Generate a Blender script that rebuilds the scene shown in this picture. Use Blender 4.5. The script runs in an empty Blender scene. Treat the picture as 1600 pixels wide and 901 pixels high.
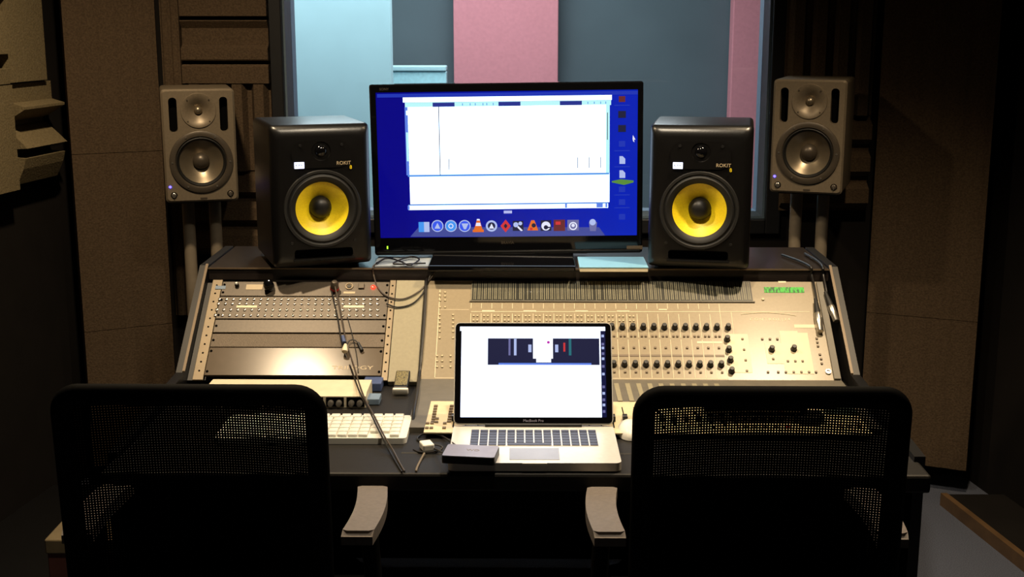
import bpy, bmesh, math, random
from mathutils import Vector, Matrix
random.seed(7)
S = bpy.context.scene
COL = S.collection
PI = math.pi

# ---------------------------------------------------------------- camera, world, lights, exposure
CAM_H, PITCH, YAW, FPX = 1.675, math.radians(12), math.radians(0.7), 2000.0
cd = bpy.data.cameras.new('camera'); cam = bpy.data.objects.new('camera', cd); COL.objects.link(cam)
cd.sensor_width = 36; cd.lens = FPX / 1600 * 36; cd.clip_start = 0.05; cd.clip_end = 60
cam.location = (0, 0, CAM_H); cam.rotation_euler = (PI / 2 - PITCH, 0, YAW)
S.camera = cam
S.view_settings.view_transform = 'Standard'; S.view_settings.look = 'None'
S.view_settings.gamma = 1; S.view_settings.use_curve_mapping = False
S.view_settings.exposure = 0.0
w = bpy.data.worlds.new('world'); S.world = w; w.use_nodes = True
w.node_tree.nodes['Background'].inputs[0].default_value = (1.0, 0.72, 0.5, 1)
w.node_tree.nodes['Background'].inputs[1].default_value = 0.002

WARM = (1.0, 0.76, 0.48)
def lamp(name, kind, loc, power, colour, size=0.06, aim=None, angle=120, blend=0.6):
    l = bpy.data.lights.new(name, kind); l.energy = power; l.color = colour
    if kind == 'SPOT':
        l.spot_size = math.radians(angle); l.spot_blend = blend; l.shadow_soft_size = size
    elif kind == 'AREA':
        l.shape = 'RECTANGLE'; l.size, l.size_y = size
    else:
        l.shadow_soft_size = size
    o = bpy.data.objects.new(name, l); COL.objects.link(o); o.location = loc
    if aim is not None:
        o.rotation_euler = (Vector(aim) - Vector(loc)).to_track_quat('-Z', 'Y').to_euler()
    return o
lamp('ceiling_spot_left', 'SPOT', (-0.90, 3.08, 2.62), 125, WARM, 0.05, (-0.95, 3.25, 0.6), 142, 0.9)
lamp('ceiling_spot_right', 'SPOT', (0.95, 3.04, 2.62), 140, WARM, 0.05, (0.66, 3.22, 0.6), 98, 0.9)
lamp('ceiling_spot_middle', 'SPOT', (0.05, 2.50, 2.62), 105, (1.0, 0.84, 0.62), 0.05, (0.0, 3.1, 0.85), 92, 1.0)
lamp('live_room_light', 'AREA', (-0.6, 6.0, 2.62), 98, (0.93, 0.97, 1.0), (2.4, 1.6), (-0.6, 6.0, 0))

# ---------------------------------------------------------------- pixel -> point on a real plane
_F = Vector((-math.sin(YAW) * math.cos(PITCH), math.cos(YAW) * math.cos(PITCH), -math.sin(PITCH)))
_R = Vector((math.cos(YAW), math.sin(YAW), 0)); _U = _R.cross(_F); _C = Vector((0, 0, CAM_H))
def ray(x, y): return _F + _R * ((x - 800) / FPX) + _U * ((450.5 - y) / FPX)
def at_y(x, y, Y): d = ray(x, y); return _C + d * (Y / d.y)
def at_z(x, y, z): d = ray(x, y); return _C + d * ((z - CAM_H) / d.z)

# ---------------------------------------------------------------- materials
def lin(c):
    return tuple(((v / 255) / 12.92 if v / 255 <= 0.04045 else ((v / 255 + 0.055) / 1.055) ** 2.4) for v in c)
def M(name, rgb, rough=0.5, metal=0.0, amt=0.12, scale=40.0, bump=0.0, spec=0.5, coat=0.0):
    m = bpy.data.materials.new(name); m.use_nodes = True
    nt = m.node_tree; b = nt.nodes['Principled BSDF']; c = lin(rgb)
    b.inputs['Roughness'].default_value = rough; b.inputs['Metallic'].default_value = metal
    b.inputs['Specular IOR Level'].default_value = spec; b.inputs['Coat Weight'].default_value = coat
    tc = nt.nodes.new('ShaderNodeTexCoord'); n = nt.nodes.new('ShaderNodeTexNoise')
    n.inputs['Scale'].default_value = scale; n.inputs['Detail'].default_value = 4
    nt.links.new(tc.outputs['Object'], n.inputs['Vector'])
    r = nt.nodes.new('ShaderNodeValToRGB')
    r.color_ramp.elements[0].position = 0.3; r.color_ramp.elements[1].position = 0.7
    r.color_ramp.elements[0].color = tuple(v * (1 - amt) for v in c) + (1,)
    r.color_ramp.elements[1].color = tuple(min(1, v * (1 + amt)) for v in c) + (1,)
    nt.links.new(n.outputs['Fac'], r.inputs['Fac']); nt.links.new(r.outputs['Color'], b.inputs['Base Color'])
    if bump:
        bp = nt.nodes.new('ShaderNodeBump'); bp.inputs['Strength'].default_value = bump; bp.inputs['Distance'].default_value = 0.004
        nt.links.new(n.outputs['Fac'], bp.inputs['Height']); nt.links.new(bp.outputs['Normal'], b.inputs['Normal'])
    return m
def E(name, rgb, strength=1.0, base=(5, 5, 8)):
    m = M(name, base, 0.25, amt=0.02); b = m.node_tree.nodes['Principled BSDF']
    b.inputs['Emission Color'].default_value = lin(rgb) + (1,); b.inputs['Emission Strength'].default_value = strength
    return m
def glass_pane(name):
    m = bpy.data.materials.new(name); m.use_nodes = True; nt = m.node_tree; nt.nodes.clear()
    o = nt.nodes.new('ShaderNodeOutputMaterial'); mx = nt.nodes.new('ShaderNodeMixShader')
    t = nt.nodes.new('ShaderNodeBsdfTransparent'); g = nt.nodes.new('ShaderNodeBsdfGlossy')
    f = nt.nodes.new('ShaderNodeFresnel'); f.inputs['IOR'].default_value = 1.5
    t.inputs['Color'].default_value = (0.93, 0.97, 0.98, 1); g.inputs['Roughness'].default_value = 0.02
    nt.links.new(f.outputs[0], mx.inputs[0]); nt.links.new(t.outputs[0], mx.inputs[1]); nt.links.new(g.outputs[0], mx.inputs[2])
    nt.links.new(mx.outputs[0], o.inputs[0]); return m

m_foam = M('acoustic_foam_brown', (84, 70, 55), 0.95, amt=0.25, scale=160, bump=0.5, spec=0.1)
m_foam_grey = M('acoustic_foam_grey', (120, 108, 82), 0.95, amt=0.2, scale=160, bump=0.5, spec=0.1)
m_wall = M('dark_wall_paint', (24, 21, 19), 0.9, amt=0.15, scale=8, spec=0.2)
m_ceil = M('ceiling_paint', (60, 56, 50), 0.9, amt=0.1, scale=8)
m_carpet = M('blue_grey_carpet', (92, 97, 112), 1.0, amt=0.35, scale=300, bump=0.6, spec=0.1)
m_woodtrim = M('tan_wood', (104, 80, 54), 0.45, amt=0.25, scale=14)
m_frame = M('black_window_frame', (26, 27, 30), 0.45, amt=0.1)
m_reveal = M('blue_grey_reveal', (92, 112, 130), 0.6, amt=0.08)
m_glass = glass_pane('window_glass')
m_live_wall = M('slate_blue_wall', (98, 112, 118), 0.9, amt=0.06, scale=3)
m_pink = M('pink_fabric', (226, 148, 156), 0.95, amt=0.05, scale=60)
m_cyan = M('pale_cyan_paint', (186, 226, 234), 0.85, amt=0.04, scale=4)
m_cyan2 = M('light_cyan_fabric', (186, 238, 248), 0.85, amt=0.08, scale=60)
m_black = M('black_plastic', (17, 17, 18), 0.45, amt=0.1)
m_black_sat = M('satin_black', (11, 11, 11), 0.34, amt=0.12, scale=90, bump=0.03, spec=0.3)
m_black_vinyl = M('black_vinyl_wrap', (10, 9, 9), 0.33, amt=0.2, scale=220, bump=0.04, spec=0.55)
m_gloss = M('gloss_black', (9, 9, 11), 0.08, amt=0.05)
m_hole = M('dark_recess', (4, 4, 4), 0.9, amt=0.05, spec=0.05)
m_rubber = M('black_rubber', (14, 14, 14), 0.6, amt=0.1)
m_yellow = M('yellow_woven_cone', (250, 220, 34), 0.42, amt=0.08, scale=260, bump=0.12)
m_grey = M('grey_metallic_cabinet', (128, 116, 98), 0.42, metal=0.35, amt=0.08, scale=120)
m_greydk = M('dark_grey_ring', (84, 76, 66), 0.38, metal=0.4, amt=0.08)
m_cone = M('grey_metal_cone', (150, 138, 118), 0.33, metal=0.75, amt=0.06)
m_silver = M('silver_metal', (196, 190, 180), 0.28, metal=0.9, amt=0.06)
m_alu = M('brushed_aluminium', (222, 218, 210), 0.38, metal=0.25, amt=0.04, scale=90)
m_pipe = M('warm_grey_pipe', (150, 138, 120), 0.4, metal=0.25, amt=0.06)
m_desk = M('black_desk_laminate', (18, 17, 17), 0.42, amt=0.15, scale=60)
m_desk_top = M('charcoal_desk_top', (30, 28, 26), 0.55, amt=0.12, scale=160, bump=0.05, spec=0.3)
m_shelf = M('brown_black_laminate', (40, 34, 31), 0.3, amt=0.15, scale=30)
m_rail = M('tan_anodised_rail', (132, 118, 96), 0.45, metal=0.3, amt=0.06)
m_trim = M('pale_edge_trim', (112, 96, 76), 0.4, metal=0.2, amt=0.06)
m_putty = M('putty_grey_panel', (150, 142, 116), 0.55, amt=0.06, scale=120)
m_console = M('warm_grey_console', (152, 139, 115), 0.30, amt=0.05, scale=140)
m_console_lt = M('light_console_inset', (222, 206, 168), 0.4, amt=0.05)
m_console_dk = M('dark_grey_strip', (104, 99, 88), 0.5, amt=0.08)
m_mark = M('cream_marking', (236, 222, 190), 0.6, amt=0.04)
m_btn = M('cream_button', (196, 184, 152), 0.4, amt=0.06)
m_btn_dk = M('taupe_button', (112, 96, 76), 0.45, amt=0.06)
m_rack = M('brown_grey_faceplate', (84, 75, 64), 0.42, metal=0.2, amt=0.1, scale=150)
m_rack2 = M('textured_blank_plate', (104, 92, 78), 0.6, metal=0.2, amt=0.25, scale=400, bump=0.3)
m_rack3 = M('satin_brown_plate', (92, 80, 66), 0.21, amt=0.05, scale=30, spec=0.3)
m_letter = M('pale_lettering', (190, 172, 140), 0.5, amt=0.04)
m_white = M('white_plastic', (236, 234, 224), 0.35, amt=0.03)
m_cream = M('cream_plastic', (226, 214, 184), 0.45, amt=0.05)
m_blue = M('dull_blue_card', (70, 86, 128), 0.6, amt=0.1)
m_ltblue = M('grey_blue_plastic', (112, 132, 154), 0.5, amt=0.1)
m_lid_tint = M('white_lid_screen_tint', (134, 190, 218), 0.35, amt=0.04)  # white lid with the screen's cold light mixed into its colour
m_paper = M('white_paper', (150, 160, 168), 0.7, amt=0.05)
m_key = M('dark_key', (34, 40, 66), 0.45, amt=0.08)
m_drive = M('lit_drive_top', (140, 138, 154), 0.4, metal=0.2, amt=0.06)  # lit tone on top of a black drive, put into the base colour
m_cable = M('black_cable', (20, 18, 17), 0.45, amt=0.1)
m_cable_gr = M('grey_brown_cable', (70, 60, 50), 0.4, amt=0.1)
m_chair = M('chair_black', (4, 4, 4), 0.7, amt=0.1, spec=0.12)
m_mesh = M('chair_mesh_black', (4, 4, 4), 0.8, amt=0.1, spec=0.06)
m_pad = M('grey_arm_pad', (112, 104, 98), 0.6, amt=0.1, scale=120, bump=0.1)
m_red = M('red_plastic', (150, 30, 26), 0.4, amt=0.1)
m_box = M('tan_cardboard', (118, 104, 76), 0.8, amt=0.12, scale=20)
m_box_dk = M('red_brown_print', (92, 50, 42), 0.8, amt=0.3, scale=9)
m_led_blue = E('blue_light', (70, 60, 255), 9)
m_led_red = E('red_light', (255, 30, 16), 9)
m_led_green = E('green_light', (140, 230, 40), 4)
m_badge = E('white_badge_light', (225, 228, 255), 2.2)
m_meter = M('meter_glass', (50, 50, 44), 0.3, amt=0.1)
m_meter_bar = M('meter_bar', (134, 130, 108), 0.4, amt=0.15)
m_lcd = E('green_display', (70, 215, 60), 0.9)
_n = m_lcd.node_tree; _t = _n.nodes.new('ShaderNodeTexCoord'); _m = _n.nodes.new('ShaderNodeMapping'); _x = _n.nodes.new('ShaderNodeTexNoise'); _r = _n.nodes.new('ShaderNodeValToRGB')
_m.inputs['Scale'].default_value = (170, 60, 60); _x.inputs['Scale'].default_value = 1.0
_n.links.new(_t.outputs['Object'], _m.inputs[0]); _n.links.new(_m.outputs[0], _x.inputs['Vector']); _n.links.new(_x.outputs['Fac'], _r.inputs[0]); _n.links.new(_r.outputs[0], _n.nodes['Principled BSDF'].inputs['Emission Color'])
_r.color_ramp.elements[0].position = 0.38; _r.color_ramp.elements[1].position = 0.55
_r.color_ramp.elements[0].color = lin((40, 96, 44)) + (1,); _r.color_ramp.elements[1].color = lin((84, 224, 62)) + (1,)
m_lcd_dim = M('dim_green_display', (54, 66, 58), 0.3, amt=0.1)

# ---------------------------------------------------------------- mesh helpers
def box(bm, c, s, bev=0.0, seg=2, mat=None):
    X = Matrix.Translation(c) @ Matrix.Diagonal((s[0], s[1], s[2], 1))
    if mat is not None: X = mat @ X
    r = bmesh.ops.create_cube(bm, size=1, matrix=X)
    if bev:
        es = list({e for v in r['verts'] for e in v.link_edges})
        bmesh.ops.bevel(bm, geom=es, offset=bev, segments=seg, profile=0.5, affect='EDGES')
def lathe(bm, prof, mat=Matrix(), seg=32, closed=False):
    """prof: (radius, height) revolved about local Z of mat"""
    rings = []
    for r, h in prof:
        if r < 1e-6: rings.append([bm.verts.new(mat @ Vector((0, 0, h)))])
        else: rings.append([bm.verts.new(mat @ Vector((r * math.cos(2 * PI * k / seg), r * math.sin(2 * PI * k / seg), h))) for k in range(seg)])
    pairs = list(zip(rings, rings[1:]))
    if closed: pairs.append((rings[-1], rings[0]))
    for a, b in pairs:
        for k in range(seg):
            k2 = (k + 1) % seg
            f = [a[0] if len(a) == 1 else a[k], a[0] if len(a) == 1 else a[k2], b[0] if len(b) == 1 else b[k2], b[0] if len(b) == 1 else b[k]]
            f = list(dict.fromkeys(f))
            if len(f) > 2: bm.faces.new(f)
def rod(bm, p0, p1, r0, r1=None, seg=16, caps=True):
    p0, p1 = Vector(p0), Vector(p1); d = p1 - p0
    mt = Matrix.Translation(p0) @ d.to_track_quat('Z', 'Y').to_matrix().to_4x4()
    r1 = r0 if r1 is None else r1; L = d.length
    lathe(bm, ([(0, 0)] if caps else []) + [(r0, 0), (r1, L)] + ([(0, L)] if caps else []), mt, seg)
def spline(pts, n=8):
    P = [Vector(p) for p in pts]; P = [2 * P[0] - P[1]] + P + [2 * P[-1] - P[-2]]; out = []
    for i in range(1, len(P) - 2):
        for k in range(n):
            t = k / n; a, b, c, d = P[i - 1:i + 3]
            out.append(0.5 * ((2 * b) + (c - a) * t + (2 * a - 5 * b + 4 * c - d) * t * t + (3 * b - a - 3 * c + d) * t ** 3))
    return out + [P[-2]]
def tube(bm, pts, r, seg=8, closed=False, flat=1.0, up=None):
    """sweep; flat scales the section along 'up'"""
    P = [Vector(p) for p in pts]; n = len(P); rings = []; nrm = None
    for i, p in enumerate(P):
        a = P[(i - 1) % n] if (closed or i) else P[0]; b = P[(i + 1) % n] if (closed or i < n - 1) else P[-1]
        t = (b - a).normalized()
        if up is not None: u = Vector(up); u = (u - t * u.dot(t)).normalized()
        else:
            if nrm is None: nrm = t.orthogonal()
            u = (nrm - t * nrm.dot(t)).normalized(); nrm = u
        v = t.cross(u)
        rings.append([bm.verts.new(p + u * (r * flat * math.cos(2 * PI * k / seg)) + v * (r * math.sin(2 * PI * k / seg))) for k in range(seg)])
    for i in range(n if closed else n - 1):
        a, b = rings[i], rings[(i + 1) % n]
        for k in range(seg): bm.faces.new((a[k], a[(k + 1) % seg], b[(k + 1) % seg], b[k]))
    if not closed: bm.faces.new(rings[0]); bm.faces.new(rings[-1])
def extrude(bm, poly, vec):
    """poly: 3-D points of a planar polygon, swept by vec"""
    vec = Vector(vec); a = [bm.verts.new(p) for p in poly]; b = [bm.verts.new(Vector(p) + vec) for p in poly]
    n = len(a)
    bm.faces.new(a); bm.faces.new(b)
    for i in range(n): bm.faces.new((a[i], a[(i + 1) % n], b[(i + 1) % n], b[i]))
def rrect(wd, ht, r, n=6, cx=0, cy=0):
    out = []
    for sx, sy, a0 in ((1, 1, 0), (-1, 1, 90), (-1, -1, 180), (1, -1, 270)):
        for k in range(n + 1):
            a = math.radians(a0 + 90 * k / n)
            out.append((cx + sx * (wd / 2 - r) + r * math.cos(a), cy + sy * (ht / 2 - r) + r * math.sin(a)))
    return out
def circle(r, n, cx=0, cy=0): return [(cx + r * math.cos(2 * PI * k / n), cy + r * math.sin(2 * PI * k / n)) for k in range(n)]
def plate(bm, outer, holes, f, depth=0.0):
    """planar face with holes; f maps (u, v, w) to space; hole walls go back by depth"""
    loops = [[bm.verts.new(f(u, v, 0)) for u, v in L] for L in [outer] + holes]; es = []
    for L in loops:
        for i in range(len(L)): es.append(bm.edges.new((L[i], L[(i + 1) % len(L)])))
    bmesh.ops.triangle_fill(bm, use_beauty=True, use_dissolve=False, edges=es)
    for L, src in zip(loops[1:], holes):
        if depth:
            B = [bm.verts.new(f(u, v, -depth)) for u, v in src]; n = len(B)
            for i in range(n): bm.faces.new((L[i], L[(i + 1) % n], B[(i + 1) % n], B[i]))
            bm.faces.new(B)
    return loops[0]
def text_bm(s, size, mat, depth=0.0004, align='CENTER'):
    c = bpy.data.curves.new('lettering', 'FONT'); c.body = s; c.size = size; c.extrude = depth; c.align_x = align; c.align_y = 'CENTER'; c.resolution_u = 3
    o = bpy.data.objects.new('lettering', c); COL.objects.link(o)
    bpy.context.view_layer.update()
    me = bpy.data.meshes.new_from_object(o.evaluated_get(bpy.context.evaluated_depsgraph_get()))
    bm = bmesh.new(); bm.from_mesh(me); bm.transform(mat)
    bpy.data.objects.remove(o); bpy.data.curves.remove(c); bpy.data.meshes.remove(me)
    return bm
def obj(name, bm, mat, parent=None, smooth=False, world=False):
    if world and parent is not None:
        r = parent
        X = Matrix()
        while r is not None: X = r.matrix_basis @ X; r = r.parent
        bm.transform(X.inverted())
    bmesh.ops.recalc_face_normals(bm, faces=bm.faces[:])
    me = bpy.data.meshes.new(name); bm.to_mesh(me); bm.free()
    if smooth:
        me.polygons.foreach_set('use_smooth', [True] * len(me.polygons))
        try: me.set_sharp_from_angle(angle=math.radians(38))
        except Exception: pass
    me.materials.append(mat)
    o = bpy.data.objects.new(name, me); COL.objects.link(o)
    if parent is not None: o.parent = parent
    return o
def tag(o, label, cat, group=None):
    o['label'] = label; o['category'] = cat
    if group: o['group'] = group
    return o
def thing(name, label, cat, loc=(0, 0, 0), rz=0.0, group=None):
    o = bpy.data.objects.new(name, None); COL.objects.link(o); o.empty_display_size = 0.05
    o.location = loc; o.rotation_euler = (0, 0, rz); return tag(o, label, cat, group)
def copy_part(o, parent, loc=None):
    c = o.copy(); COL.objects.link(c); c.parent = parent
    if loc is not None: c.location = loc
    for ch in [x for x in o.children]: copy_part(ch, c)
    return c
def dup(root, loc, rz, label):
    r = root.copy(); COL.objects.link(r); r.location = loc; r.rotation_euler = (0, 0, rz); r['label'] = label
    for ch in list(root.children): copy_part(ch, r)
    return r
def struct(name, bm, m): o = obj(name, bm, m); o['kind'] = 'structure'; return o
def new(): return bmesh.new()
FRONT = lambda x, z, y=0.0: Matrix(((1, 0, 0, x), (0, 0, -1, y), (0, 1, 0, z), (0, 0, 0, 1)))   # local Z of the lathe looks to -Y

# ---------------------------------------------------------------- the setting
WY = 4.55; WT = 0.20; CEIL = 2.75; BACK = -1.6; FAR = 7.6
wall_x = lambda Y: 2.316 - 0.152 * Y          # splayed side walls
b = new(); box(b, (0, (BACK + FAR) / 2, -0.05), (5.4, FAR - BACK + 0.4, 0.1)); struct('floor', b, m_carpet)
b = new(); box(b, (0, (BACK + FAR) / 2, CEIL + 0.05), (5.4, FAR - BACK + 0.4, 0.1)); struct('ceiling', b, m_ceil)
for s, n in ((-1, 'wall_left'), (1, 'wall_right')):
    b = new(); x0, x1 = wall_x(BACK), wall_x(WY)
    extrude(b, [(s * x0, BACK, 0), (s * x1, WY, 0), (s * (x1 + 0.1), WY, 0), (s * (x0 + 0.1), BACK, 0)], (0, 0, CEIL)); struct(n, b, m_wall)
b = new(); box(b, (0, BACK - 0.05, CEIL / 2), (5.0, 0.1, CEIL)); struct('wall_back', b, m_wall)
WL, WR, WB, WTOP = at_y(440, 0, WY).x, at_y(1208, 0, WY).x, at_y(1190, 341, WY).z, 2.3
b = new(); yc = WY + WT / 2
box(b, ((WL - 2.0) / 2, yc, CEIL / 2), (WL + 2.0, WT, CEIL)); box(b, ((WR + 2.0) / 2, yc, CEIL / 2), (2.0 - WR, WT, CEIL))
box(b, ((WL + WR) / 2, yc, WB / 2), (WR - WL, WT, WB)); box(b, ((WL + WR) / 2, yc, (WTOP + CEIL) / 2), (WR - WL, WT, CEIL - WTOP))
struct('wall_front', b, m_wall)
# window: black casing, blue-grey reveal, pane
wn = bpy.data.objects.new('window_1', None); COL.objects.link(wn); wn['kind'] = 'structure'; wn['label'] = 'control room window looking into the bright live room'; wn['category'] = 'window'
wn.location = ((WL + WR) / 2, WY, WB)
b = new(); cw = 0.052; H = WTOP - WB
box(b, (WL - cw / 2, WY - 0.012, (WB + WTOP) / 2), (cw, 0.03, H + 2 * cw), 0.004); box(b, (WR + cw / 2, WY - 0.012, (WB + WTOP) / 2), (cw, 0.03, H + 2 * cw), 0.004)
box(b, ((WL + WR) / 2, WY - 0.012, WTOP + cw / 2), (WR - WL, 0.03, cw), 0.004); box(b, ((WL + WR) / 2, WY - 0.012, WB - cw / 2), (WR - WL, 0.03, cw), 0.004)
obj('window_casing', b, m_frame, wn, world=True)
b = new(); t = 0.008
box(b, (WL + t / 2, yc, (WB + WTOP) / 2), (t, WT, H)); box(b, (WR - t / 2, yc, (WB + WTOP) / 2), (t, WT, H))
box(b, ((WL + WR) / 2, yc, WTOP - t / 2), (WR - WL - 2 * t, WT, t)); box(b, ((WL + WR) / 2, yc, WB + t / 2), (WR - WL - 2 * t, WT, t))
obj('window_reveal', b, m_reveal, wn, world=True)
b = new(); box(b, ((WL + WR) / 2, WY + 0.12, (WB + WTOP) / 2), (WR - WL - 2 * t, 0.008, H - 2 * t)); obj('window_pane', b, m_glass, wn, world=True)
# live room
b = new(); box(b, (0, FAR + 0.05, CEIL / 2), (5.0, 0.1, CEIL)); struct('wall_far', b, m_live_wall)
for s, n in ((-1, 'wall_live_room_left'), (1, 'wall_live_room_right')):
    b = new(); box(b, (s * 2.35, (WY + WT + FAR) / 2, CEIL / 2), (0.1, FAR - WY - WT, CEIL)); struct(n, b, m_live_wall)
# baseboard on the right wall
x0, x1 = wall_x(0.5) - 0.2, wall_x(4.25) - 0.2
b = new(); extrude(b, [(x0 - 0.022, 0.5, 0), (x1 - 0.022, 4.25, 0), (x1, 4.25, 0), (x0, 0.5, 0)], (0, 0, 0.045)); struct('baseboard_right', b, m_woodtrim)
b = new(); extrude(b, [(x0 + 0.001, 0.5, 0), (x1 + 0.001, 4.25, 0), (x1 + 0.199, 4.25, 0), (x0 + 0.199, 0.5, 0)], (0, 0, 0.04)); struct('trim_1', b, m_wall)
b = new(); x0, x1 = wall_x(0.5), wall_x(4.25)
extrude(b, [(-x0 + 0.56, 0.5, 0), (-x1 + 0.40, 4.25, 0), (-x1 + 0.001, 4.25, 0), (-x0 + 0.001, 0.5, 0)], (0, 0, 0.06)); struct('added_dark_ledge', b, m_black)  # black ledge added over the carpet to keep the left floor corner dark

# ---------------------------------------------------------------- live room furnishings
def slab(name, label, cat, xl, xr, Y, ztop, th, m, z0=0.0, group=None):
    a, c = at_y(xl, 100, Y).x, at_y(xr, 100, Y).x
    b = new(); box(b, ((a + c) / 2, Y + th / 2, (z0 + ztop) / 2), (c - a, th, ztop - z0), 0.006)
    o = obj(name, b, m); return tag(o, label, cat, group)
slab('acoustic_panel', 'tall pink fabric acoustic panel behind the middle of the window', 'acoustic panel', 709, 872, 7.46, 2.5, 0.12, m_pink, group='pink panels in the live room')
slab('acoustic_panel', 'pink fabric acoustic panel at the right edge of the window', 'acoustic panel', 1143, 1260, 7.46, 2.5, 0.12, m_pink, group='pink panels in the live room')
slab('room_divider', 'tall pale cyan partition filling the left of the window', 'partition', 380, 611, 6.3, 2.5, 0.10, m_cyan)
z = at_y(650, 103, 6.9).z
t1 = thing('low_screen', 'low light cyan screen between the partition and the pink panel', 'screen', (at_y(653, 103, 6.9).x, 6.95, 0))
a, c = at_y(600, 100, 6.9).x, at_y(697, 100, 6.9).x
b = new(); box(b, ((a + c) / 2, 6.95, (z - 0.03) / 2), (c - a, 0.09, z - 0.03), 0.005); obj('screen_panel', b, m_cyan2, t1, world=True)
b = new(); box(b, ((a + c) / 2, 6.95, z - 0.014), (c - a, 0.11, 0.028), 0.006); obj('top_rail', b, m_cyan, t1, world=True)

# ---------------------------------------------------------------- acoustic foam
def foam(name, label, A, B, z0, z1, th, n, amp, horiz, m=m_foam, group='acoustic foam tiles', shape='wedge', skew=0.0):
    """tile standing on the segment A-B (front face line, left to right as seen), ridges along z or along A-B"""
    A, B = Vector((A[0], A[1], 0)), Vector((B[0], B[1], 0)); d = (B - A); L = d.length; d.normalize(); nrm = Vector((d.y, -d.x, 0))
    base = [(0, 0)]
    span = (z1 - z0) if horiz else L
    prof = []
    for k in range(n):
        s0, s1 = span * k / n, span * (k + 1) / n; ww = s1 - s0
        if shape == 'wedge': prof += [(s0, -amp), (s0 + 0.10 * ww, -amp), (s0 + 0.28 * ww, 0), (s0 + 0.72 * ww, 0), (s0 + 0.90 * ww, -amp), (s1, -amp)]
        else: prof += [(s0, -amp), (s0 + 0.03 * ww, 0), (s0 + 0.97 * ww, 0), (s1, -amp)]
    prof = list(dict.fromkeys(prof))
    poly = [(0, -th)] + prof + [(span, -th)]
    b = new()
    if horiz:
        P = [A + nrm * h + Vector((0, 0, z0 + s)) for s, h in poly]; extrude(b, P, d * L)
    else:
        P = [A + d * s + nrm * h + Vector((0, 0, z0)) for s, h in poly]; extrude(b, P, (0, 0, z1 - z0))
    o = obj(name, b, m); return tag(o, label, 'acoustic foam', group)
zc = lambda y, Y: at_y(800, y, Y).z
# corner columns (diagonal across both front corners)
LA, LB = (-1.545, 4.32), (-1.276, 4.46)
RA, RB = (1.212, 4.47), (1.555, 4.32)
cz = [0.08, 0.700, 1.315, CEIL - 0.03]
for nm, A, B, side in (('l', LA, LB, 'left'), ('r', RA, RB, 'right')):
    for k, (lo, hi) in enumerate(((0.10, 0.595), (0.597, 1.215), (1.217, 1.96), (1.962, 2.72))):
        if k == 3: continue
        if side == 'right' and k == 1: continue
        if side == 'right' and k == 2: lo = 0.642
        if side == 'right' and k == 0: hi = 0.64
        pos = {0: 'bottom', 1: 'middle', 2: 'top'}[k]
        off = 0.0 if k != 1 else 0.006
        foam('corner_bass_trap', f'brown ribbed foam block across the {side} corner, {pos} of its column', A, B, lo, hi, 0.05 + off, 5, 0.0022, False, shape='wedge', group='corner foam blocks')
# narrow column beside the left corner
for lo, hi, pos in ((0.62, 1.35, 'lower'), (1.352, 1.96, 'upper')):
    foam('foam_strip', f'narrow brown foam strip right of the left corner column, {pos} one', (-1.268, 4.485), (-1.204, 4.485), lo, hi, 0.05, 2, 0.004, False, group='foam strips')
# front wall tiles left of the window
fx0, fx1 = at_y(281, 50, 4.48).x, at_y(417, 50, 4.48).x
b = new(); q_ = [(130.5, 0), (128, 0), (104, 0), (101, -.006), (101, -.05), (95.5, -.05), (95, -.004), (93, 0), (76, 0), (70, -.022), (44, -.022), (33, 0), (31.5, -.004), (31, -.05), (25.5, -.05), (25, 0), (-6, 0), (-12, -.022), (-40, -.022), (-60, 0)]
extrude(b, [Vector((fx0, 4.48 - h, zc(y, 4.48))) for y, h in [(130.5, -.068)] + q_ + [(-60, -.068)]], (fx1 - fx0, 0, 0))
tag(obj('foam_tile', b, m_foam), 'brown foam tile with horizontal ridges at the top left of the window', 'acoustic foam', 'acoustic foam tiles')
foam('foam_tile', 'brown foam tile with vertical ridges behind the left grey speaker', (fx0, 4.48), (fx1, 4.48), zc(268, 4.48), zc(132, 4.48), 0.06, 4, 0.03, False)
foam('foam_tile', 'brown foam tile with horizontal ridges between the left grey speaker and the black speaker', (fx0, 4.48), (fx1, 4.48), zc(400, 4.48), zc(269, 4.48), 0.06, 3, 0.035, True)
# right of the window (in shade)
gx0, gx1 = at_y(1232, 50, 4.48).x, at_y(1372, 50, 4.48).x
foam('foam_tile', 'dark foam tile with vertical ridges above the right grey speaker', (gx0, 4.48), (gx1, 4.48), zc(180, 4.48), zc(180, 4.48) + 0.6, 0.06, 4, 0.03, False)
foam('foam_tile', 'dark foam tile with horizontal ridges behind the right grey speaker', (gx0, 4.48), (gx1, 4.48), zc(330, 4.48), zc(181, 4.48), 0.06, 3, 0.035, True)
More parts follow.
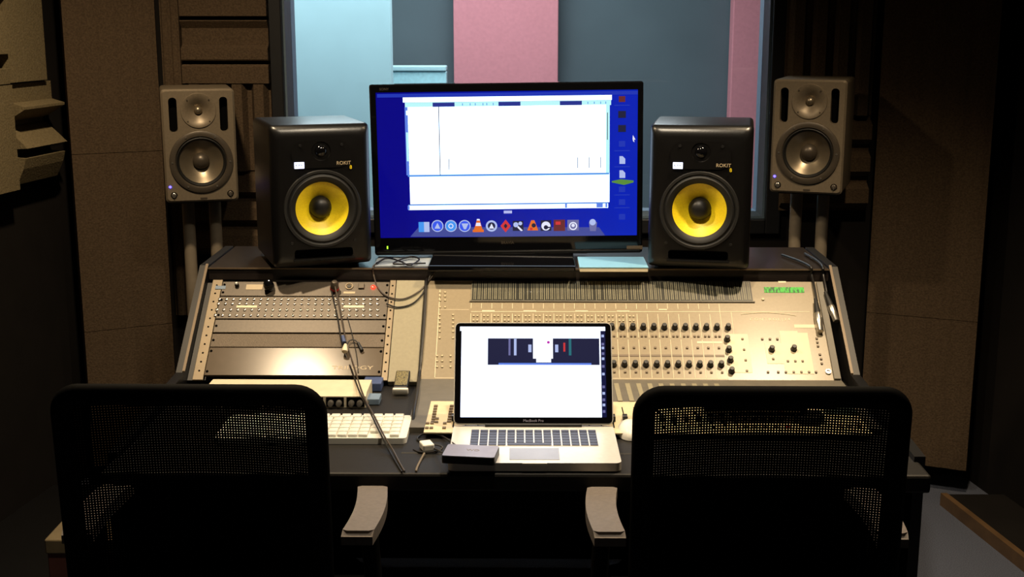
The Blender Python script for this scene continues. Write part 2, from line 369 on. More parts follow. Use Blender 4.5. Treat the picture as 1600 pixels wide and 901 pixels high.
# left wall: stepped grey tiles, their front face about 0.1 m off the wall
def side_hit(px, off):                     # depth at which a pixel column meets the left wall, off metres in front of it
    d = ray(px, 130); k = d.x / d.y          # x = k*Y = -(2.116 - 0.152 Y - off)
    return -(2.316 - off) / (k - 0.152)
def left_tile(label, pa, pb, pxs, off):
    ya, yb = side_hit(pa, off), side_hit(pb, off)
    A = Vector((-wall_x(ya) + 0.003, ya, 0)); B = Vector((-wall_x(yb) + 0.003, yb, 0)); d = B - A; nrm = Vector((d.y, -d.x, 0)).normalized()
    b = new(); P = [A + Vector((0, 0, z)) + nrm * h for z, h in pxs]; extrude(b, P, d)
    o = obj('foam_tile', b, m_foam_grey); return tag(o, label, 'acoustic foam', 'acoustic foam tiles')
zz = lambda y: at_y(45, y, 4.12).z
left_tile('grey foam tile with two dark slots at the top left corner of the photo', -140, 17,
          [(zz(129), 0), (zz(129), .07), (zz(106), .075), (zz(105), .02), (zz(84), .02), (zz(83), .075), (zz(17), .075), (zz(16), .02), (zz(-4), .02), (zz(-5), .075), (zz(-60), .07), (zz(-60), 0)], .07)
left_tile('plain grey foam tile at the upper left, beside the slotted one', 17.5, 75, [(zz(128), 0), (zz(128), .065), (zz(-60), .065), (zz(-60), 0)], .065)
left_tile('plain olive grey foam tile at the left edge, below the slotted one', -140, 19.5, [(zz(292), 0), (zz(292), .07), (zz(131), .07), (zz(131), 0)], .07)
left_tile('olive grey foam tile with a lit wedge ridge, below the plain upper left tile', 20, 84,
          [(zz(286), 0), (zz(286), .05), (zz(262), .075), (zz(246), .085), (zz(244), .015), (zz(232), .015), (zz(230), .095), (zz(199), .025), (zz(197), .012), (zz(190), .012), (zz(188), .03), (zz(170), .095), (zz(166), .095), (zz(160), .05), (zz(131), .05), (zz(131), 0)], .06)

# ---------------------------------------------------------------- studio desk
DZ = 0.74; DX0, DX1 = -0.896, 0.843; DF = 2.535
P0 = Vector((0, 3.185, 0.76)); P1 = Vector((0, 3.46, 0.975))
VD = (P1 - P0).normalized(); ND = Vector((0, -VD.z, VD.y))
def PM(x, v, wv=0.0): return Vector((x, 0, 0)) + P0 + VD * v + ND * wv
def on_panel(px, py):
    d = ray(px, py); t = (P0 - _C).dot(ND) / d.dot(ND); p = _C + d * t
    return p.x, (p - P0).dot(VD)
def PMAT(x, v, wv=0.0):
    p = PM(x, v, wv); return Matrix(((1, 0, 0, p.x), (0, VD.y, ND.y, p.y), (0, VD.z, ND.z, p.z), (0, 0, 0, 1)))
desk = thing('studio_desk', 'black studio desk with raised back shelf and slanted rack bay, below the speakers', 'desk', (0, 3.1, 0))
SHZ = 0.996; SHF = 3.465; SHB = 3.80; VT = on_panel(800, 438.5)[1]
b = new(); box(b, ((DX0 + DX1) / 2, (DF + 3.75) / 2, DZ - 0.02), (DX1 - DX0, 3.75 - DF, 0.04), 0.006); obj('desk_top', b, m_desk_top, desk, world=True)
b = new(); box(b, ((DX0 + DX1) / 2, (SHF + SHB) / 2, SHZ - 0.018), (DX1 - DX0 - 0.026, SHB - SHF, 0.036), 0.002); obj('shelf', b, m_shelf, desk, world=True)
b = new(); box(b, ((DX0 + DX1) / 2, SHF - 0.0015, SHZ - 0.0025), (DX1 - DX0 - 0.026, 0.003, 0.004)); o = obj('edge_trim', b, m_trim, desk, world=True); o['label'] = 'pale trim on the shelf edge'
for x0, x1, ex in ((DX0 - 0.012, DX0 + 0.012, -1), (DX1 - 0.012, DX1 + 0.012, 1)):
    b = new()
    prof = [(2.62, 0), (3.78, 0), (3.78, 1.0), (3.475, 1.0), (3.18, 0.775), (2.62, 0.752)]
    extrude(b, [(x0, y, z_) for y, z_ in prof], (x1 - x0, 0, 0)); obj('side_panel', b, m_desk, desk, world=True)
    b = new(); xt = x1 - 0.007 if ex < 0 else x0 + 0.000
    prof = [(3.475, 1.0005), (3.18, 0.7755), (3.18, 0.7795), (3.475, 1.0045)]
    extrude(b, [(xt, y, z_) for y, z_ in prof], (0.007, 0, 0)); o = obj('edge_trim', b, m_trim, desk, world=True); o['label'] = 'pale edge trim on the side panel'
b = new(); box(b, ((DX0 + DX1) / 2, 3.72, 0.37), (DX1 - DX0 - 0.03, 0.02, 0.68)); obj('modesty_panel', b, m_desk, desk, world=True)
# wedge under the rack bay and filler between rack and console
RX0, RX1, CX0, CX1 = DX0 + 0.013, on_panel(606, 520)[0], on_panel(660, 520)[0], DX1 - 0.034
b = new(); prof = [PM(0, 0, -0.012), PM(0, VT, -0.012), Vector((0, 3.45, 0.742)), Vector((0, 3.20, 0.742))]
extrude(b, [Vector((RX0, p.y, p.z)) for p in prof], (RX1 - RX0 + 0.01, 0, 0)); obj('rack_bay', b, m_desk, desk, world=True)
b = new(); prof = [PM(0, -0.012, 0.002), PM(0, VT - 0.001, 0.002), Vector((0, 3.45, 0.742)), Vector((0, 3.18, 0.742))]
extrude(b, [Vector((RX1 + 0.012, p.y, p.z)) for p in prof], (CX0 - RX1 - 0.016, 0, 0)); o = obj('filler_panel', b, m_putty, desk, world=True); o['label'] = 'plain putty grey filler panel'
LR0 = on_panel(316, 520)[0]; LR1 = on_panel(332, 520)[0]
for xa, xb in ((LR0, LR1), (RX1 - 0.006, RX1 + 0.010)):
    b = new(); box(b, ((xa + xb) / 2, VT / 2 - 0.005, 0.0), (xb - xa, VT + 0.008, 0.006), 0.001, mat=Matrix.Translation(P0) @ Matrix(((1, 0, 0, 0), (0, VD.y, ND.y, 0), (0, VD.z, ND.z, 0), (0, 0, 0, 1))))
    o = obj('rack_rail', b, m_rail, desk, world=True); o['label'] = 'tan metal rack rail'
    for k in range(11):
        b = new(); lathe(b, [(0, 0), (0.0028, 0), (0.0022, 0.0015), (0, 0.0018)], PMAT((xa + xb) / 2, 0.02 + 0.029 * k, 0.003), 10); obj('rail_screw', b, m_hole, desk, world=True)

# ---------------------------------------------------------------- rack units
EX0, EX1 = on_panel(333, 520)[0], RX1 - 0.007
def rack_unit(name, label, cat, ya, yb, m, xl=None, xr=None):
    v0, v1 = on_panel(460, yb)[1] + 0.0006, on_panel(460, ya)[1] - 0.0006
    r = thing(name, label, cat, PM((EX0 + EX1) / 2, v0, 0)); mt = Matrix.Translation(P0) @ Matrix(((1, 0, 0, 0), (0, VD.y, ND.y, 0), (0, VD.z, ND.z, 0), (0, 0, 0, 1)))
    b = new(); box(b, ((EX0 + EX1) / 2, (v0 + v1) / 2, 0.0), (EX1 - EX0, v1 - v0, 0.008), 0.0012, mat=mt)
    box(b, ((EX0 + EX1) / 2, (v0 + v1) / 2, -0.007), (EX1 - EX0 - 0.03, v1 - v0 - 0.006, 0.006), mat=mt); obj('faceplate', b, m, r, world=True)
    for x in (EX0 + 0.006, EX1 - 0.006):
        for v in ((v0 + v1) / 2,) if v1 - v0 < 0.05 else (v0 + 0.012, v1 - 0.012):
            b = new(); lathe(b, [(0.0034, 0), (0.0034, 0.0015), (0.002, 0.0024), (0, 0.0024)], PMAT(x, v, 0.004), 12); obj('screw', b, m_hole, r, world=True)
    return r
def pbox(name, r, px, py, wpx, hpx, d, m, w0=0.004, bev=0.0):
    x, v = on_panel(px, py); xa = on_panel(px - wpx / 2, py)[0]; xb = on_panel(px + wpx / 2, py)[0]; va = on_panel(px, py + hpx / 2)[1]; vb = on_panel(px, py - hpx / 2)[1]
    b = new(); box(b, (0, 0, d / 2), (xb - xa, vb - va, d), bev, mat=PMAT((xa + xb) / 2, (va + vb) / 2, w0)); return obj(name, b, m, r, world=True)
amp = rack_unit('headphone_amplifier', 'rack unit with a lit red lamp at the top of the rack bay', 'audio rack unit', 441, 464, m_rack)
pbox('blue_label', amp, 345, 450.5, 16, 5, 0.001, m_ltblue); pbox('meter_window', amp, 398, 450, 26, 8, 0.001, m_letter)
x, v = on_panel(371, 448); b = new(); lathe(b, [(0.006, 0), (0.0055, 0.012), (0, 0.0125)], PMAT(x, v, 0.004), 16); k = obj('knob', b, m_black, amp, True, True)
b = new(); lathe(b, [(0.0035, 0.0125), (0.003, 0.014), (0, 0.014)], PMAT(x, v, 0.004), 12); obj('knob_cap', b, m_white, k, True, True)
x, v = on_panel(546, 449); b = new(); lathe(b, [(0.0110, 0.0), (0.0110, 0.003), (0.0085, 0.003), (0.0085, 0.0005), (0, 0.0005)], PMAT(x, v, 0.004), 24); s_ = obj('socket', b, m_rail, amp, True, True)
b = new(); lathe(b, [(0.0065, 0.0006), (0.0055, 0.002), (0, 0.002)], PMAT(x, v, 0.004), 20); obj('socket_core', b, m_black, s_, True, True)
pbox('power_switch', amp, 565, 449, 9, 8, 0.005, m_greydk, bev=0.001)
x, v = on_panel(583.5, 450.5); b = new(); lathe(b, [(0.0065, 0), (0.0065, 0.002), (0.005, 0.005), (0, 0.0065)], PMAT(x, v, 0.004), 16); obj('red_lamp', b, m_led_red, amp, True, True)
pbox('label_strip', amp, 546, 458.5, 18, 3, 0.0006, m_letter)
patch = rack_unit('patch_bay', 'patch bay with four rows of small silver jacks, second from top in the rack', 'patch bay', 464.6, 499.5, m_rack)
proto = None
for row, py in enumerate((469, 476, 485.5, 494)):
    for k in range(24):
        px = 343.5 + k * 10.75 - (py - 469) * 0.18 * (1 - k / 23) * 1.5
        x, v = on_panel(px, py)
        if proto is None:
            b = new(); lathe(b, [(0.0037, 0), (0.0037, 0.0035), (0.0021, 0.0038), (0.0021, 0.0003), (0, 0.0003)], PMAT(x, v, 0.004), 14); proto = obj('jack', b, m_silver, patch, True, True); p00 = (x, v)
        else:
            d = PM(x, v) - PM(*p00); c = proto.copy(); COL.objects.link(c); c.parent = patch; c.location = d
for px in (386, 553): pbox('label_strip', patch, px, 480.3, 32, 3.4, 0.0008, m_mark)
rack_unit('blank_panel', 'smooth dark blank panel just below the patch bay', 'rack panel', 500.5, 521, m_rack, )
rack_unit('blank_panel', 'rough textured blank panel above the lettered rack panel', 'rack panel', 522.5, 543.5, m_rack2)
tri = rack_unit('power_supply_unit', 'wide satin rack panel with pale lettering, lowest in the rack', 'audio rack unit', 544, 588, m_rack3)
x, v = on_panel(551, 576); tb = text_bm('TRILOGY', 0.021, PMAT(x, v, 0.0041) @ Matrix.Diagonal((1.25, 0.8, 1, 1)), 0.0003); obj('lettering', tb, m_letter, tri, world=True)
# plugs in the top unit
def plug(label, px, py, dirv, L, r, m, ring=None):
    x, v = on_panel(px, py); t = thing('audio_plug', label, 'plug', PM(x, v, 0.004)); t_ = Vector(dirv).normalized()
    p = PM(x, v, 0.004); mt = Matrix.Translation(p) @ t_.to_track_quat('Z', 'Y').to_matrix().to_4x4()
    b = new(); lathe(b, [(r * 0.5, 0), (r * 0.95, 0.004), (r, L * 0.35), (r * 0.95, L * 0.75), (r * 0.6, L * 0.95), (0, L)], mt, 20); obj('barrel', b, m, t, True, True)
    if ring is not None:
        b = new(); lathe(b, [(r * 0.99, 0.004), (r * 1.08, 0.005), (r * 1.08, 0.011), (r * 1.02, 0.012)], mt, 20); obj('ring', b, ring, t, True, True)
    return t
plug('black glossy rounded plug under the left black speaker', 422, 451, (0, -0.75, 0.55), 0.034, 0.0145, m_gloss)
plug('silver and black plug with a red ring under the left black speaker', 523, 455, (0.10, -0.5, 0.9), 0.034, 0.0115, m_greydk, m_red)

# ---------------------------------------------------------------- mixing console
con = thing('mixing_console', 'large warm grey mixing console with rows of knobs and faders, behind the laptop', 'mixing console', (0.27, 3.1, DZ))
FF = 2.80; FZ = 0.757
b = new(); prof = [Vector((0, 3.19, 0.741)), PM(0, -0.004), PM(0, VT - 0.001), Vector((0, 3.45, 0.741))]
extrude(b, [Vector((CX0 + 0.004, p.y, p.z)) for p in prof], (CX1 - CX0 - 0.004, 0, 0)); obj('upper_panel', b, m_console, con, world=True)
b = new(); prof = [(FF, 0.741), (3.188, 0.741), (3.188, 0.759), (FF, FZ - 0.003)]
extrude(b, [(CX0 + 0.004, y, z_) for y, z_ in prof], (CX1 - CX0 - 0.004, 0, 0)); obj('fader_panel', b, m_console_dk, con, world=True)
b = new(); extrude(b, [(CX0 + 0.004, y, z_) for y, z_ in ((2.795, 0.7402), (2.795, 0.7420), (2.664, 0.7420), (2.66, 0.7402))], (CX1 - CX0 - 0.004, 0, 0)); o = obj('armrest', b, m_desk_top, con, world=True); o['label'] = 'dark padded front armrest'
b = new(); box(b, (CX1 - 0.010, VT / 2 - 0.003, 0.003), (0.018, VT - 0.004, 0.006), 0.001, mat=PMAT(0, 0)); o = obj('end_strip', b, m_console_dk, con, world=True)
# light fader inset
y0, y1 = at_z(700, 675, FZ).y, at_z(700, 628, FZ).y
xa, xb = at_z(668, 650, FZ).x, CX1 - 0.03
zf = lambda Y: (FZ - 0.003) + (Y - FF) / (3.188 - FF) * 0.005
b = new(); extrude(b, [(xa, y0, zf(y0)), (xa, y1, zf(y1)), (xa, y1, zf(y1) + 0.003), (xa, y0, zf(y0) + 0.003)], (xb - xa, 0, 0)); obj('fader_inset', b, m_console_lt, con, world=True)
CH0 = on_panel(722, 510)[0]; PITCHX = (on_panel(1103, 510)[0] - on_panel(972, 510)[0]) / 8
chx = [on_panel(972, 510)[0] + (k - 14) * PITCHX for k in range(24)]      # channel centres
# printed lines
b = new()
def line(x0, v0, x1, v1, wd):
    p, q = Vector((x0, v0, 0)), Vector((x1, v1, 0)); d = (q - p).normalized(); n = Vector((-d.y, d.x, 0)) * wd / 2
    extrude(b, [PM(a.x, a.y, 0.0001) for a in (p + n, q + n, q - n, p - n)], ND * 0.0004)
vv = lambda py: on_panel(900, py)[1]
for k, x in enumerate(chx):
    line(x - PITCHX / 2, vv(590), x - PITCHX / 2, vv(530), 0.0011); line(x - PITCHX / 2, vv(527), x - PITCHX / 2, vv(490), 0.0011); line(x - PITCHX / 2, vv(482), x - PITCHX / 2, vv(474), 0.0011)
xe = chx[-1] + PITCHX / 2
line(xe, vv(590), xe, vv(474), 0.0012); line(xe + 0.03, vv(525), xe + 0.03, vv(487), 0.0012)
line(CX0 + 0.04, vv(590), CX0 + 0.04, vv(453), 0.0016); line(chx[0] - PITCHX / 2, vv(487), CX1 - 0.05, vv(486), 0.0014)
line(CX0 + 0.04, vv(591), xe, vv(591), 0.0014); line(CX0 + 0.045, vv(484), chx[0] - 0.02, vv(484), 0.001)
for k in (1, 5, 10, 14): line(chx[k] - 0.012, vv(486), chx[k] + 0.022, vv(486), 0.004)
line(chx[18] - 0.01, vv(483), chx[18] + 0.012, vv(483), 0.003); line(chx[21], vv(534), chx[23] + 0.01, vv(534), 0.006)
obj('panel_markings', b, m_mark, con, world=True)
# arc and product lettering
b = new(); pts = []
for k in range(17):
    u = k / 16; px = 1158 + 86 * u; pts.append(PM(*on_panel(px, 497 - 8.5 * math.sin(PI * (0.25 + 0.6 * u))), 0.0006))
tube(b, pts, 0.0012, 6); obj('logo_arc', b, m_mark, con, world=True)
x, v = on_panel(1203, 499); obj('lettering', text_bm('C O N T R O L | 2 4', 0.0125, PMAT(x, v, 0.0002), 0.0003), m_mark, con, world=True)
for px, py, wp, hp in ((1258, 509.5, 34, 5), (1232, 519, 28, 4), (1222, 440.5, 12, 2.5)): pbox('label_strip', con, px, py, wp, hp, 0.0006, m_mark, 0.0)
# inset light areas of the master section
for px, py, wp, hp in ((1155, 552, 34, 60), (1210, 552, 26, 32), (1245, 552, 44, 64)): pbox('inset_area', con, px, py, wp, hp, 0.0008, m_console_lt, 0.0)
# meter bridge
mx0, mx1 = chx[0] - PITCHX / 2, on_panel(1174, 455)[0]
b = new(); box(b, ((mx0 + mx1) / 2, (vv(471) + VT) / 2 - 0.001, 0.0015), (mx1 - mx0, VT - vv(471) - 0.002, 0.003), mat=PMAT(0, 0)); mb = obj('meter_strip', b, m_meter, con, world=True)
b = new()
for k in range(27):
    x = mx0 + (mx1 - mx0) * (k + 0.02) / 27; pw = (mx1 - mx0) / 27
    box(b, (x, (vv(470) + VT) / 2 - 0.002, 0.0036), (0.0018, VT - vv(470) - 0.004, 0.0012), mat=PMAT(0, 0))
    for q in (0.22, 0.38, 0.62, 0.78):
        if random.random() < 0.85: box(b, (x + pw * q, (vv(469) + VT) / 2 - 0.003, 0.0034), (0.0020, VT - vv(469) - 0.006, 0.0008), mat=PMAT(0, 0))
o = obj('meter_column', b, m_meter_bar, mb, world=True); o['kind'] = 'stuff'
b = new(); box(b, ((mx0 + mx1) / 2, vv(471.5), 0.002), (mx1 - mx0 + 0.01, 0.003, 0.004), mat=PMAT(0, 0)); obj('meter_sill', b, m_console_dk, con, world=True)
pbox('display', con, 1225, 453, 62, 8, 0.001, m_lcd, 0.0005)
x, v = on_panel(1192, 468); b = new(); lathe(b, [(0.004, 0), (0.0035, 0.004), (0, 0.0042)], PMAT(x, v), 12); obj('button', b, m_btn, con, True, True)
# knobs
def panel_protos(name, prof, m, seg, smooth=True):
    st = {}
    def put(x, v, wv=0.0):
        if 'o' not in st:
            b = new(); lathe(b, prof, PMAT(x, v, wv), seg); st['o'] = obj(name, b, m, con, smooth, True); st['p'] = PM(x, v, wv); return st['o']
        c = st['o'].copy(); COL.objects.link(c); c.parent = con; c.location = PM(x, v, wv) - st['p']; return c
    return put
knob = panel_protos('knob', [(0.0088, 0), (0.0088, 0.002), (0.0074, 0.003), (0.0066, 0.015), (0.0055, 0.0165), (0, 0.0165)], m_black, 16)
for k in range(24):
    knob(chx[k], vv(512)); knob(chx[k], vv(570))
knob(xe + 0.016, vv(512))
for px, py in ((1136, 531), (1138.5, 547.5), (1141, 563.5), (1143, 580.5), (1205.5, 547), (1240, 546)): knob(*on_panel(px, py))
# small buttons
def pbutton(name, m, sx, sv, h):
    st = {}
    def put(x, v, wv=0.0):
        if 'o' not in st:
            b = new(); box(b, (0, 0, h / 2), (sx, sv, h), 0.0006, 1, mat=PMAT(x, v, wv)); st['o'] = obj(name, b, m, con, False, True); st['p'] = PM(x, v, wv)
        else:
            c = st['o'].copy(); COL.objects.link(c); c.parent = con; c.location = PM(x, v, wv) - st['p']
    return put
sel = pbutton('button', m_btn, 0.0052, 0.0052, 0.003)
for py in (457, 463, 469.5, 480):
    for px in (687.5, 695.5): sel(*on_panel(px, py))
for py in (492, 498.5, 505, 511, 518, 528):
    for px in (687, 708): sel(*on_panel(px, py))
for py in (556, 564, 573): 
    for px in (683, 691, 704): sel(*on_panel(px, py))
for k in range(16):
    for dx, py in ((-0.006, 494), (0.004, 494), (-0.006, 501), (0.004, 501)): sel(chx[k] + dx, vv(py))
dark = pbutton('dark_button', m_btn_dk, 0.0058, 0.0058, 0.0035)
for k in range(12, 24): dark(chx[k] - 0.005, vv(525)); dark(chx[k] + 0.005, vv(525)); dark(chx[k], vv(543)); dark(chx[k] + 0.001, vv(581))
for px in (1160, 1162, 1164): pass
for px, py in ((1160, 530), (1162.5, 546.5), (1165, 563), (1167, 579.5), (1191, 530), (1203, 530), (1214.5, 530), (1208, 561), (1231, 564.5), (1242.5, 564.5), (1254, 564.5), (1200, 581.5), (1216, 581.5), (1228, 581.5), (1240, 581.5), (1252, 581.5), (1264, 581.5), (1275, 581.5), (1276, 529), (1277, 535), (1278, 541), (1281, 554), (1283, 561), (1284, 568)): dark(*on_panel(px, py))
x, v = on_panel(1294, 581); b = new(); lathe(b, [(0.0075, 0), (0.0075, 0.004), (0.0045, 0.004), (0.0045, 0.001), (0, 0.001)], PMAT(x, v), 20); obj('headphone_socket', b, m_silver, con, True, True)
b = new()
for k in range(24): box(b, (chx[k], vv(555), 0.0006), (PITCHX - 0.004, 0.006, 0.0012), mat=PMAT(0, 0))
o = obj('channel_label_strip', b, m_btn_dk, con, world=True)
# faders: slots and caps
fx = [at_z(957 + 19 * k, 655, FZ).x for k in range(-13, 11)]
b = new(); b2 = new()
ys0, ys1 = y0 + 0.035, y1 - 0.01
for x in fx:
    box(b, (x, (ys0 + ys1) / 2, zf((ys0 + ys1) / 2) + 0.0032), (0.0026, ys1 - ys0, 0.0012))
    box(b2, (x, (y1 + 3.16) / 2, zf((y1 + 3.16) / 2) + 0.0007), (PITCHX * 0.42, 3.16 - y1 - 0.02, 0.0015))
obj('fader_slot', b, m_hole, con, world=True); obj('scribble_strip', b2, m_putty, con, world=True)
fproto = None; yc_ = at_z(957, 657, FZ).y
for x in fx:
    if fproto is None:
        b = new(); prof = [(-0.013, 0), (-0.012, 0.011), (-0.004, 0.0085), (0.004, 0.0085), (0.012, 0.011), (0.013, 0)]
        extrude(b, [(x - 0.0055, yc_ + y, zf(yc_) + 0.0045 + z_) for y, z_ in prof], (0.011, 0, 0)); fproto = obj('fader_cap', b, m_black, con, False, True); f0 = x
        b = new(); box(b, (x, yc_ + 0.0, zf(yc_) + 0.0136), (0.0112, 0.006, 0.001)); fl = obj('fader_line', b, m_silver, fproto, False, True)
    else:
        c = copy_part(fproto, con, (x - f0, 0, 0))
# button block left of the laptop
for px, py, n in ((681, 636, 7), (706, 636, 7)):
    for k in range(n):
        p = at_z(px - k * 0.75, py + k * 3.9, FZ); b = new(); box(b, (p.x, p.y, zf(p.y) + 0.0045), (0.009, 0.009, 0.004), 0.0006, 1); obj('assign_button', b, m_btn_dk, con, False, True)
for px, py in ((668, 662), (675, 662), (667, 669), (674, 669), (683, 655), (682, 660), (695, 662), (694, 669)):
    p = at_z(px, py, FZ); b = new(); box(b, (p.x, p.y, zf(p.y) + 0.0045), (0.008, 0.009, 0.004), 0.0006, 1); obj('assign_button', b, m_btn_dk, con, False, True)
# lower right: display, wheel, small keys
p = at_z(1311, 642, FZ); b = new(); box(b, (p.x, p.y, zf(p.y) + 0.005), (0.075, 0.07, 0.004), 0.001); obj('screen', b, m_lcd_dim, con, False, True)
p = at_z(1264, 658, FZ); b = new(); lathe(b, [(0.036, 0), (0.036, 0.012), (0.032, 0.018), (0.008, 0.016), (0, 0.015)], Matrix.Translation((p.x, p.y, zf(p.y) + 0.003)), 32); obj('jog_wheel', b, m_black, con, True, True)
for px, py in ((1315, 668), (1328, 668), (1342, 666), (1230, 668), (1164, 655), (1178, 655), (1192, 655), (1206, 655), (1220, 655), (1164, 667), (1180, 667), (1196, 667), (1212, 667)):
    p = at_z(px, py, FZ); b = new(); box(b, (p.x, p.y, zf(p.y) + 0.005), (0.011, 0.012, 0.005), 0.001, 1); obj('transport_key', b, m_red if px == 1230 else m_btn_dk, con, False, True)
# long black case lying across the faders on the right
p, q = at_z(1108, 640, 0.775), at_z(1243, 640, 0.775)
b = new(); Lc = q.x - p.x + 0.03
extrude(b, [((p.x - 0.015), p.y + u, 0.788 + v_) for u, v_ in rrect(0.085, 0.026, 0.011, 4)], (Lc, 0, 0))
tag(obj('equipment_case', b, m_gloss, None, True), 'long black glossy case lying across the right-hand faders', 'case')

# ---------------------------------------------------------------- black monitor speakers with yellow cones
def black_speaker(loc, rz, label):
    W, H, D = 0.272, 0.385, 0.295
    t = thing('studio_monitor', label, 'speaker', loc, rz, 'black studio monitors')
    out0 = rrect(W - 0.050, H - 0.056, 0.02, 4, 0, H / 2 - 0.004); out1 = rrect(W, H, 0.012, 4, 0, H / 2)
    f = lambda u, v, w_: Vector((u, -w_, v))
    wz, tz = 0.158, 0.314; wh = 0.100
    b = new()
    port = rrect(0.160, 0.026, 0.008, 3, 0, 0.036)
    ring0 = plate(b, out0, [circle(wh, 48, 0, wz), port], f, 0.06)
    mids = []
    for a in (18, 36, 54, 72):
        sa, ca = math.sin(math.radians(a)), math.cos(math.radians(a))
        mids.append([b.verts.new(f(p[0] + (q[0] - p[0]) * sa, p[1] + (q[1] - p[1]) * sa, -0.026 * (1 - ca))) for p, q in zip(out0, out1)])
    r1 = [b.verts.new(f(u, v, -0.026)) for u, v in out1]; r2 = [b.verts.new(f(u, v, -D)) for u, v in out1]
    for A, B in zip([ring0] + mids + [r1], mids + [r1, r2]):
        n = len(A)
        for i in range(n): b.faces.new((A[i], A[(i + 1) % n], B[(i + 1) % n], B[i]))
    b.faces.new(r2); obj('cabinet', b, m_black_vinyl, t, True)
    b = new(); lathe(b, [(0.100, -0.006), (0.106, 0.001), (0.104, 0.004), (0.098, 0.004), (0.094, 0.000), (0.088, 0.004), (0.080, 0.002), (0.0725, -0.006)], FRONT(0, wz), 56); obj('woofer_surround', b, m_rubber, t, True)
    b = new(); lathe(b, [(0.073, -0.006), (0.060, -0.013), (0.045, -0.024), (0.030, -0.036)], FRONT(0, wz), 56); obj('woofer_cone', b, m_yellow, t, True)
    b = new(); lathe(b, [(0.031, -0.035), (0.029, -0.024), (0.023, -0.015), (0.013, -0.009), (0, -0.007)], FRONT(0, wz), 40); obj('dust_cap', b, m_black, t, True)
    # tweeter plate with waveguide
    b = new(); plate(b, [(u, v) for u, v in rrect(0.160, 0.074, 0.034, 6, 0, 0.306)], [circle(0.026, 32, 0, tz)], lambda u, v, w_: Vector((u, -0.003 - w_, v)), 0.0)
    lathe(b, [(0.026, 0.003), (0.022, -0.003), (0.0165, -0.010)], FRONT(0, tz), 32); obj('tweeter_plate', b, m_black_vinyl, t, True)
    b = new(); lathe(b, [(0.0180, -0.008), (0.0165, 0.000), (0.011, 0.006), (0, 0.009)], FRONT(0, tz), 28); obj('tweeter_dome', b, m_gloss, t, True)
    b = new(); lathe(b, [(0.018, -0.011), (0, -0.012)], FRONT(0, tz), 20); obj('tweeter_back', b, m_hole, t)
    for sx in (-1, 1):
        b = new(); lathe(b, [(0.0042, 0.002), (0.0038, 0.0052), (0, 0.0052)], FRONT(sx * 0.056, 0.330), 12); obj('screw', b, m_black, t, True)
        b = new(); lathe(b, [(0.0042, 0.0), (0.0038, 0.003), (0, 0.003)], FRONT(sx * 0.086, 0.068), 12); obj('screw', b, m_black, t, True)
    b = new(); box(b, (-0.060, -0.004, 0.278), (0.026, 0.005, 0.017), 0.001); bd = obj('badge', b, m_badge, t); bd['label'] = 'small lit white badge'
    obj('lettering', text_bm('KRK', 0.0115, Matrix.Translation((-0.060, -0.0068, 0.278)) @ Matrix.Rotation(PI / 2, 4, 'X')), m_ltblue, bd)
    obj('lettering', text_bm('ROKIT', 0.0135, Matrix.Translation((0.060, -0.0035, 0.280)) @ Matrix.Rotation(PI / 2, 4, 'X')), m_letter, t)
    obj('model_number', text_bm('8', 0.014, Matrix.Translation((0.079, -0.0040, 0.268)) @ Matrix.Rotation(PI / 2, 4, 'X')), m_yellow, t)
    b = new(); box(b, (0, -0.0035, 0.0205), (0.168, 0.009, 0.005), 0.002); o = obj('port_lip', b, m_black_sat, t, True)
    b = new(); box(b, (0, 0.02, 0.036), (0.156, 0.004, 0.022)); obj('port', b, m_hole, t)
    return t
def iso_pad(loc, rz, label):
    b = new(); box(b, (0, 0.145, 0.0062), (0.225, 0.235, 0.0118), 0.003)
    o = obj('isolation_pad', b, m_rubber, None); o.location = loc; o.rotation_euler = (0, 0, rz); return tag(o, label, 'speaker pad', 'speaker pads')
pL = at_y(507, 415, 3.42); pR = at_y(1090, 415, 3.40)
aL, aR = math.radians(20), math.radians(-9.5)
KZ = SHZ + 0.0125
def set_back(p, a, k): return (p.x - math.sin(a) * k, p.y + math.cos(a) * k, SHZ)
black_speaker((pL.x, pL.y, KZ), aL, 'black speaker with a yellow cone, turned inwards, left of the big screen')
black_speaker((pR.x, pR.y, KZ), aR, 'black speaker with a yellow cone, facing forwards, right of the big screen')
iso_pad(set_back(pL, aL, 0.045), aL, 'thin black foam pad under the black speaker left of the screen')
iso_pad(set_back(pR, aR, 0.045), aR, 'thin black foam pad under the black speaker right of the screen')

